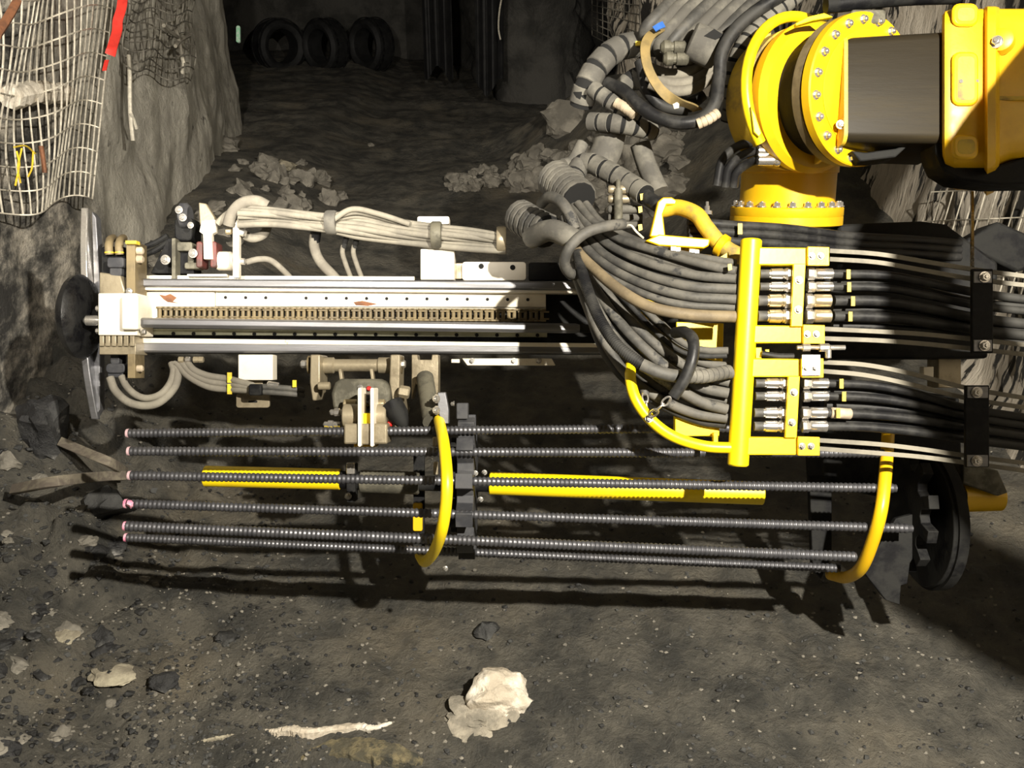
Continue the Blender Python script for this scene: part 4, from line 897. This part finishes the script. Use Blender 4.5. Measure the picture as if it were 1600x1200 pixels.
# tee fitting
tee = thing('tee_fitting', 'small chrome tee fitting between the two bracket halves', 'fitting', P(1290, 560, DK))
obj('run', G().lathe(P(1245, 543, DK), R_, [(0,.006),(.015,.006),(.015,.011),(.035,.011),(.037,.006),(.06,.006),(.06,.012),(.085,.012),(.09,.007),(.13,.007)], 8), M['chrome'], tee)
obj('branch', G().cyl(P(1294, 543, DK), P(1294, 560, DK), .009, 10, .002), M['chrome'], tee)
g = G().tube([P(x, y, DK+.03) for x, y in ((1190,552),(1215,556),(1240,556))], .008, 8, 4); tag(obj('hydraulic_hose', g, M['rubber_black']), 'short black hose in gap behind bracket middle arms', 'hose')
# horizontal black hoses behind the bracket top, and structure behind the right runs
for i, (y0, y1, l) in enumerate(((352, 366, 'top'), (364, 377, 'middle'), (377, 388, 'bottom'))):
    h = hose('hydraulic_hose', [(1075,y0-6,2.72),(1150,y0,2.74),(1230,y0+5,2.78),(1330,y1+3,2.84),(1420,y1+8,2.9),(1500,y1+14,2.95)], .0135, M['rubber_black'], 'black hose running level behind the bracket top, %s of three' % l, 'hose', 'level hoses under the joint')
    if i == 0: obj('yellow_tag', G().pb(1153, 349, 1160, 366, 2.70, .003), M['tagyellow'], h)
bt = thing('boom_carrier', 'black muddy boom carrier steelwork behind the right hose runs', 'boom', P(1460, 700, 3.0))
obj('carrier_beam', G().pp([(1310,350),(1440,345),(1480,350),(1560,410),(1560,440),(1310,430)], 2.95, .2), M['black'], bt, .01)
obj('carrier_beam', G().pp([(1290,430),(1545,430),(1545,560),(1290,560)], 2.80, .15), M['black'], bt, .01)
obj('carrier_beam', G().pp([(1280,590),(1500,620),(1505,740),(1490,800),(1290,760)], 3.0, .2), M['black'], bt, .01)
obj('carrier_arm', G().pp([(1500,380),(1560,345),(1640,380),(1640,410),(1590,425)], 3.0, .12), M['black'], bt, .01)
obj('tan_block', G().pb(1466, 560, 1502, 606, 2.9, .08), M['steel_tan'], bt, .003)
obj('pale_block', G().pb(1443, 573, 1459, 590, 2.85, .03), M['white'], bt, .002)
obj('lower_bracket', G().pp([(1505,722),(1560,735),(1575,770),(1560,775),(1505,755)], 2.85, .06), M['olive'], bt, .004)
g = G().strip([P(1519,300,2.75), P(1519,380,2.62), P(1519,450,2.5)], .004, .004, R_); tag(obj('steel_rod', g, M['chrome']), 'thin bright steel rod standing before the upper clamp', 'rod')

# ------------------------------------------------------------------ boom knuckle (upper)
DM = 2.55
nrm = (-F_*math.cos(math.radians(31)) + R_*math.sin(math.radians(31))*.9 - U_*.16).normalized()
cK = P(1350, 141, DM)
kn = thing('boom_knuckle', 'yellow boom knuckle joint with a round flange ringed by bolts', 'boom joint', P(1300, 260, DM))
RR = .212
def kl(name, prof, m, seg=72, off=0): return obj(name, G().lathe(cK + nrm*off, nrm, prof, seg), m, kn)
fl = kl('flange', [(-.035,RR-.005),(-.03,RR),(-.004,RR),(0,RR-.004),(0,.10),(0,.01)], M['yellow'])
kl('flange_step', [(-.0,.163),(.003,.163),(.004,.160),(.004,.01)], M['yellow'])
kl('inner_ring', [(-.075,RR-.02),(-.07,RR-.004),(-.04,RR-.004),(-.035,RR-.02)], M['brown'])
kl('dark_gap', [(-.17,RR-.04),(-.07,RR-.04)], M['black'])
kl('collar', [(-.225,RR-.02),(-.222,RR+.006),(-.185,RR+.012),(-.175,RR+.004),(-.165,RR-.004),(-.160,RR-.04)], M['yellow'])
kl('collar_groove', [(-.25,RR-.015),(-.22,RR-.015)], M['black'])
kl('rear_drum', [(-.36,RR-.06),(-.35,RR-.01),(-.25,RR+.002),(-.24,.05)], M['yellow_dirt_shade'])
u_, v_ = frame(nrm)
for i in range(20):
    a = 2*PI*i/20; pos = cK + (u_*math.cos(a) + v_*math.sin(a))*(RR-.022); inst('bolt', BIG, fl, pos, nrm, 1.0, i)
for i in range(7):
    a = math.radians(120+i*20); pos = cK - nrm*.045 + (u_*math.cos(a+PI) + v_*math.sin(a+PI))*(RR-.0)
# guard pipe round the collar
pts = []
c2 = cK - nrm*.225 
for k in range(21):
    a = math.radians(75 + 145*k/20); pts.append(c2 + (R_*math.cos(a)*.857 + F_*(.515*math.cos(a)) + U_*math.sin(a))*(RR+.036))
gp = obj('guard_pipe', G().path(pts, .0165, 14), M['yellow2'], kn)
g = G().pp([(1173,165),(1180,178),(1190,208),(1186,214),(1178,206)], DM-.02, .02); obj('torn_guard', g, M['yellow2'], kn, .002)
g = G().pp([(1243,36),(1262,26),(1288,20),(1302,26),(1270,32),(1244,40)], DM-.02, .02); obj('torn_guard', g, M['yellow2'], kn, .002)
g = G().pp([(1156,120),(1162,95),(1205,45),(1205,60),(1170,150),(1168,200),(1160,198),(1154,150)], DM+.18, .06); obj('rear_guard', g, M['yellow_dirt_shade'], kn, .003)
# weld seam and boom box
g = G().tube([cK + nrm*.006 + u_*0 + Vector((0,0,0)) + (P(1285+x, y, DM) - P(1350, 141, DM)) for x, y in ((0,95),(2,110),(-1,125),(4,150),(3,175),(5,195))], .0022, 5, 4); obj('weld_seam', g, M['rust'], kn)
yb = obj('boom_foot', G().rb(1313, 52, 1345, 222, DM-.05, .06, 10), M['yellow'], kn, .01)
g = G()
x0, x1 = 1324, 1500
q = []
for cxs, cys, a in ((1,-1,-PI/2),(1,1,0),(-1,1,PI/2),(-1,-1,PI)):
    pass
def boxsec(px, y0, y1, d, dep, r=.025, skew=0):
    hh = (y1-y0)/2*d/FPX; c = P(px, (y0+y1)/2, d) + F_*dep/2; out = []
    for sy, sz, a in ((-1, 1, PI/2), (-1,-1, PI), (1,-1, 3*PI/2), (1, 1, 0)):
        for k in range(6):
            an = a + k*PI/10; out.append(c + F_*(sy*(dep/2-r) + r*math.cos(an)) + U_*(sz*(hh-r) + r*math.sin(an)))
    return [q + R_*skew*((q-P(px, 600, d)).dot(F_)) for q in out]
bx = obj('telescopic_box', G().sec([boxsec(1324, 55, 219, DM-.07, .26), boxsec(1500, 45, 222, DM-.08, .28)]), M['boom_box'], kn)
obj('boot_collar', G().sec([boxsec(1319, 51, 223, DM-.075, .27, .03), boxsec(1325, 51, 223, DM-.075, .27, .03)]), M['yellow_dirt_shade'], kn)
inst('bolt', BIG, kn, P(1313, 195, DM-.055), -F_)
g = G().rb(1262, 244, 1278, 262, DM, .03, 2); 
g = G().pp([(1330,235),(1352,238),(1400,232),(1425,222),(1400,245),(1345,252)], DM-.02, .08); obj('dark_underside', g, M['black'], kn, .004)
g = G().rb(1330, 14, 1385, 36, DM-.03, .06, 6); obj('top_cap', g, M['olive'], kn, .005)
g = G().tube([P(1290,8,DM+.05), P(1400,-4,DM+.05), P(1500,-8,DM+.03)], .025, 12, 6); obj('top_hose', g, M['black'], kn)
# housing on the right
ho = thing('boom_housing', 'big yellow boom housing with recessed slots at right edge', 'boom housing', P(1545, 254, 2.3))
def hs(px, y0, y1, d, dep, r): return boxsec(px, y0, y1, d, dep, r, .52)
D3 = 2.43
sh = obj('shell', G().sec([hs(1472,14,242,D3+.03,.36,.05), hs(1476,6,250,D3+.01,.38,.06), hs(1490,2,254,D3,.40,.06), hs(1540,2,254,D3,.40,.06)]), M['yellow'], ho, 0, 30)
obj('ridge', G().sec([hs(1538,0,256,D3-.0,.40,.06), hs(1543,-4,260,D3-.028,.44,.07), hs(1556,-4,254,D3-.028,.44,.07), hs(1562,0,250,D3-.004,.40,.06)]), M['yellow'], ho, 0, 30)
obj('rear_shell', G().sec([hs(1560,2,246,D3-.0,.40,.06), hs(1580,2,240,D3+.01,.40,.06), hs(1680,2,236,D3+.01,.40,.06)]), M['yellow'], ho, 0, 30)
for y0, y1 in ((82, 162), (212, 246), (6, 38)):
    r_ = obj('slot_rim', G().rb(1489, y0-2, 1530, y1+2, D3-.012, .014, 12), M['yellow'], ho, .006); obj('shaded_slot_recess', G().rb(1496, y0+5, 1524, y1-5, D3-.0125, .004, 8), M['yellow_dirt_shade'], ho, .002)  # darker yellow inside the slots stands in for recess shade
inst('bolt', MID, ho, P(1500, 128, D3-.008), -F_, .7); inst('bolt', MID, ho, P(1526, 127, D3-.008), -F_, .5)
obj('boss', G().lathe(P(1565, 67, D3), -F_ - R_*.6, [(0,.034),(.03,.03),(.034,.022)], 20), M['yellow'], ho); inst('bolt', BIG, ho, P(1557, 66, D3-.03), (-F_ - R_*.6).normalized(), 1.3)
g = G().rb(1556, 150, 1620, 156, D3-.0, .01, 2); obj('seam', g, M['yellow_dirt_shade'], ho, .001)
g = G().pp([(1463,196),(1470,196),(1476,240),(1500,256),(1560,258),(1600,245),(1640,240),(1640,286),(1560,288),(1500,281),(1474,265),(1463,240)], D3+.06, .10); obj('black_underguard', g, M['black'], ho, .006)

# ------------------------------------------------------------------ lower joint
DL = 2.85; ax = (U_*1.0 + F_*.0 - Vector((0,0,0))).normalized(); ax = (U_*.97 - F_*.22).normalized(); cL = P(1228, 335, DL+.17)
lj = thing('rotary_joint', 'upright yellow rotary joint drum with bolted base ring under the knuckle', 'rotary joint', P(1228, 352, DL+.17))
def px2m(n_, d): return n_*d/FPX
Rj = px2m(85, DL+.17)
base = obj('base_ring', G().lathe(cL - ax*.035, ax, [(0,Rj-.004),(.003,Rj),(.03,Rj),(.031,Rj-.002),(.034,Rj),(.058,Rj),(.062,Rj-.004),(.062,.02)], 64), M['yellow'], lj)
obj('drum', G().lathe(cL + ax*.02, ax, [(0,Rj*.84),(.115,Rj*.84),(.118,Rj*.87),(.145,Rj*.87),(.15,Rj*.84),(.155,.05)], 64), M['yellow'], lj)
u_, v_ = frame(ax)
for i in range(22): a = 2*PI*i/22 + .1; inst('bolt', BIG, base, cL + ax*.027 + (u_*math.cos(a)+v_*math.sin(a))*Rj*.92, ax, 1.15)
obj('knuckle_core', G().lathe(cL + ax*.15, ax, [(0,Rj*.6),(.12,Rj*.55)], 32), M['black'], lj)
for i, (pts, l) in enumerate((([(1210,222,2.72),(1180,222,2.74),(1150,230,2.78),(1128,252,2.8),(1120,290,2.82)], 'outermost'), ([(1208,235,2.72),(1180,236,2.74),(1155,246,2.78),(1138,265,2.8),(1133,292,2.82)], 'middle'), ([(1208,250,2.72),(1185,250,2.74),(1165,258,2.78),(1150,272,2.8),(1146,292,2.82)], 'innermost'))):
    h = hose('hydraulic_hose', pts, .014, M['rubber_black'], 'black hose arching down left of the rotary joint, %s of three' % l, 'hose', 'hoses at the rotary joint')
    x, y = pts[0][:2]; obj('ferrule', G().lathe(P(x-24, y+.5, 2.715), R_, [(0,.016),(.045,.017),(.047,.013),(.055,.018),(.065,.018)], 12), M['chrome'], h)

# ------------------------------------------------------------------ hose tangle above
def sleeve(pts, r, pitch, label, m='sleeve', dep=.26, duty=.86, name='spiral_sleeve', parent=None):
    o = obj(name, G().ribbed([P(*p) for p in pts], r, pitch, dep, duty, 14), M[m], parent, 0, 40)
    tag(o, label, 'hose sleeve')
    obj('groove_shade_core', G().tube([P(*p) for p in pts], r*.91, 14, 8), M['hole'], o); return o  # black core paints the shade in the grooves between wraps
sleeve([(1012,72,3.05),(985,70,3.0),(955,82,2.97),(930,108,2.95),(914,140,2.95),(908,165,2.98)], .042, .058, 'thick grey spiral sleeve arching at the far left of the tangle')
sleeve([(926,138,2.90),(945,152,2.88),(970,168,2.87),(1000,184,2.88)], .028, .034, 'grey spiral sleeve pointing down right inside the arch')
sleeve([(922,190,2.92),(955,192,2.88),(990,198,2.88),(1022,206,2.92)], .030, .036, 'level grey spiral sleeve below the arching one')
sleeve([(1245,-12,2.80),(1215,15,2.80),(1185,45,2.80),(1160,78,2.80),(1148,115,2.82),(1146,160,2.85),(1140,190,2.88)], .032, .036, 'long dark spiral sleeve curving beside the yellow guard pipe')
sleeve([(950,165,3.1),(975,135,3.1),(1000,120,3.1),(1025,150,3.1)], .035, .05, 'short grey sleeve stub deep inside the tangle')
sleeve([(866,279,2.97),(879,289,2.93),(892,300,2.89),(905,313,2.85)], .064, .022, 'wide ringed spiral sleeve gathering the hose fan at its top', dep=.2, duty=.7)
sleeve([(812,338,2.98),(832,350,2.92),(856,362,2.86)], .058, .024, 'ringed black spiral sleeve end pointing at the pale hose ribbon', 'rubber', .2, .7)
sleeve([(885,305,2.9),(910,255,2.95),(945,265,2.9),(985,288,2.85),(1010,305,2.8)], .034, .045, 'mud-caked spiral sleeve crossing above the ringed one')
hose('hose_loop', [(846,318,2.80),(858,308,2.74),(875,314,2.70),(890,335,2.68),(898,358,2.68)], .0175, M['rubber'], 'grey rubber hose loop hooked between the two ringed sleeves', 'hose loop')
hose('hose_stub', [(830,372,2.80),(858,360,2.72),(885,368,2.68),(905,380,2.68)], .034, M['sleeve'], 'fat grey hose cuff under the rubber loop', 'hose cuff')
hose('hose_wrap', [(955,205,2.97),(948,235,2.97),(935,262,2.97)], .052, M['sleeve'], 'fat mud-caked wrapped hose bundle dropping below the tangle', 'wrap')
hose('hose_wrap', [(1000,225,3.0),(1012,262,3.0),(1030,300,2.98)], .034, M['sleeve'], 'mud-caked hose trunk slanting down right below the tangle', 'wrap')
hose('hose_wrap', [(910,225,3.0),(895,252,2.98),(880,258,2.95)], .022, M['sleeve'], 'small grey hose stub sticking out left below the tangle', 'wrap')
hose('hydraulic_hose', [(948,130,2.88),(975,142,2.84),(1000,166,2.80),(1030,184,2.78),(1065,192,2.76),(1100,184,2.75),(1118,158,2.75),(1124,120,2.76),(1128,82,2.76),(1150,45,2.76),(1185,15,2.76),(1225,-10,2.76)], .0205, M['rubber_black'], 'thick glossy black hose swinging in a U around the tangle', 'hose')
g = G().ribbed([P(962,160,2.84), P(976,168,2.83), P(992,180,2.82)], .0165, .012, .1, .8); tag(obj('tape_wrap', g, M['tape'], None, 0, 40), 'cream taped hose end at lower left of the tangle', 'tape')
g = G().ribbed([P(1090,194,2.74), P(1108,186,2.73), P(1122,176,2.73)], .0165, .014, .1, .8); tag(obj('tape_wrap', g, M['tape'], None, 0, 40), 'cream taped hose end beside the bottom of black U hose', 'tape')
fan = [((1065,-12),(1030,22),(1008,48)),((1085,-12),(1045,26),(1018,58)),((1105,-12),(1062,28),(1030,66)),((1128,-12),(1080,32),(1045,72)),((1150,-12),(1098,38),(1060,78)),((1172,-12),(1118,40),(1078,84)),((1192,-10),(1138,42),(1095,84)),((1208,-8),(1155,38),(1112,78))]
for i, (a, b, c) in enumerate(fan):
    hose('hydraulic_hose', [(*a, 2.98), (*b, 2.92), (*c, 2.93), (c[0]+6, c[1]+22, 3.0)], .0225, M['sleeve'] if i % 3 else M['rubber'], 'mud-dusted hose slanting down from the top edge into the tangle', 'hose', 'dusty hoses from top edge')
for i, pts in enumerate((([(1010,118),(1045,130),(1085,125),(1118,100)]), ([(1014,130),(1050,142),(1088,136),(1120,112)]), ([(1010,105),(1045,116),(1080,110),(1112,88)]))):
    hose('hydraulic_hose', [(x, y, 2.96) for x, y in pts], .019, M['rubber_dust'], 'mud-caked hose curving right under the fittings, %s of three' % ('middle','bottom','top')[i], 'hose')
for i in range(5):
    pts = [(1000+i*9, 95+i*8), (1012+i*10, 140+i*3), (1035+i*11, 165-i), (1075+i*6, 172-i*6)]
    hose('hydraulic_hose', [(x, y, 3.02+.01*i) for x, y in pts], .02, M['rubber_black'], 'black hose in the shaded core of the tangle behind the tan strap', 'hose', 'dark core hoses')
g = G().lathe(P(1078, 62, 2.84), P(1128, 84, 2.84)-P(1078, 62, 2.84), [(0,.05),(.006,.058),(.09,.058),(.10,.05)], 28); cf = tag(obj('rubber_cuff', g, M['sleeve']), 'large mud-grey rubber cuff in the middle of the tangle', 'cuff')
g = G().pp([(1100,56),(1116,45),(1132,55),(1118,62)], 2.78, .02); obj('dark_opening', g, M['hole'], cf)
g = G().strip([P(*p) for p in [(1032,45,2.90),(1016,56,2.84),(1008,75,2.80),(1012,105,2.78),(1028,135,2.78),(1050,155,2.80),(1078,165,2.84),(1090,172,2.88)]], .016, .003, F_*.2+R_); 
tag(obj('strap', g, M['strap'], None, .001), 'tan webbing strap looped down over the hose tangle', 'strap')
g = G().strip([P(*p) for p in [(1022,46,2.83),(1030,41,2.83),(1037,38,2.84)]], .010, .002, F_*.2+U_); tag(obj('blue_tape', g, M['bluetape']), 'scrap of blue tape at top of tan strap', 'tape')
for x, y, l in ((1036, 74, 'upper'), (1040, 92, 'lower')):
    g = G().lathe(P(x-4, y, 2.84), R_, [(0,.012),(.01,.022),(.03,.022),(.032,.016),(.04,.016),(.042,.020),(.075,.020),(.08,.014)], 12); tag(obj('hose_fitting', g, M['olive'], None, 0, 30), '%s olive steel hose fitting right of the tan strap' % l, 'fitting')
g = G().rock(P(1056, 165, 2.82), (.014,.014,.014), 3, .1); tag(obj('white_plug', g, M['white']), 'small whitish knob at bottom of the tan strap', 'knob')
g = G().pb(993, 64, 1003, 71, 2.94, .006); tag(obj('yellow_tag', g, M['tagyellow']), 'small yellow tag on thick arching sleeve', 'tag')
# manifold stack near (970,310)
mf = thing('manifold', 'stack of muddy hydraulic fittings behind the start of the hose fan', 'manifold', P(975, 360, 2.85))
for i, y in enumerate((296, 311, 327, 340, 351)):
    L0 = 28 if i < 2 else 45
    obj('fitting' if i < 2 else 'hose_end', G().lathe(P(950, y, 2.84+.01*i), R_, [(0,.010),(.004,.013),(.018,.013),(.022,.010),(.035,.014),(.055,.014),(L0*2.84/FPX*1.2,.012)], 10), M['steel_tan'] if i < 2 else M['sleeve'], mf)
obj('manifold_post', G().lathe(P(966, 345, 2.83), U_, [(0,.014),(.10,.014),(.10,.008),(.125,.008),(.13,.005)], 10), M['olive'], mf)
for x, y in ((1003,308),(1000,328),(1000,356),(1140,418)): tag(obj('yellow_tag', G().pp([(x-3,y-5),(x+3,y-6),(x+4,y+3),(x-2,y+5)], 2.78 if x < 1100 else 2.43, .003), M['tagyellow']), {308:'topmost small yellow tag beside the manifold stack', 328:'middle small yellow tag beside the manifold stack', 356:'lowest small yellow tag beside the manifold stack', 418:'small yellow tag on upper fan hose at the bracket pipe'}[y], 'tag')
hose('hydraulic_hose', [(1000,300,2.82),(1014,311,2.79),(1028,320,2.76),(1042,328,2.74)], .024, M['rubber_black'], 'black banded hose running into the yellow elbow', 'hose')
g = G().tube([P(*p) for p in [(972,356,2.62),(985,352,2.60),(994,362,2.60),(1005,372,2.62)]], .0035, 6, 5); tag(obj('cable_tie', g, M['rag']), 'frayed pale string end by the grey rubber loop', 'string')

# unseen hose bundle beside the viewer, added to shade the right-hand hoses
for i in range(6):
    a = 2*PI*i/6; o1 = Vector((math.cos(a)*.06, math.sin(a)*.02, math.sin(a)*.06))
    g = G().tube([Vector(p) + o1 for p in ((1.62,2.45,2.25),(1.42,2.0,2.2),(1.20,1.6,2.12),(1.17,1.25,2.1),(1.35,.8,2.2),(1.75,.2,2.5),(1.95,-.8,2.6))], .042, 10, 6)
    tag(obj('shade_hose', g, M['rubber_black']), 'thick black supply hose running from the boom back to the carrier', 'hose', 'supply hoses beside the boom')
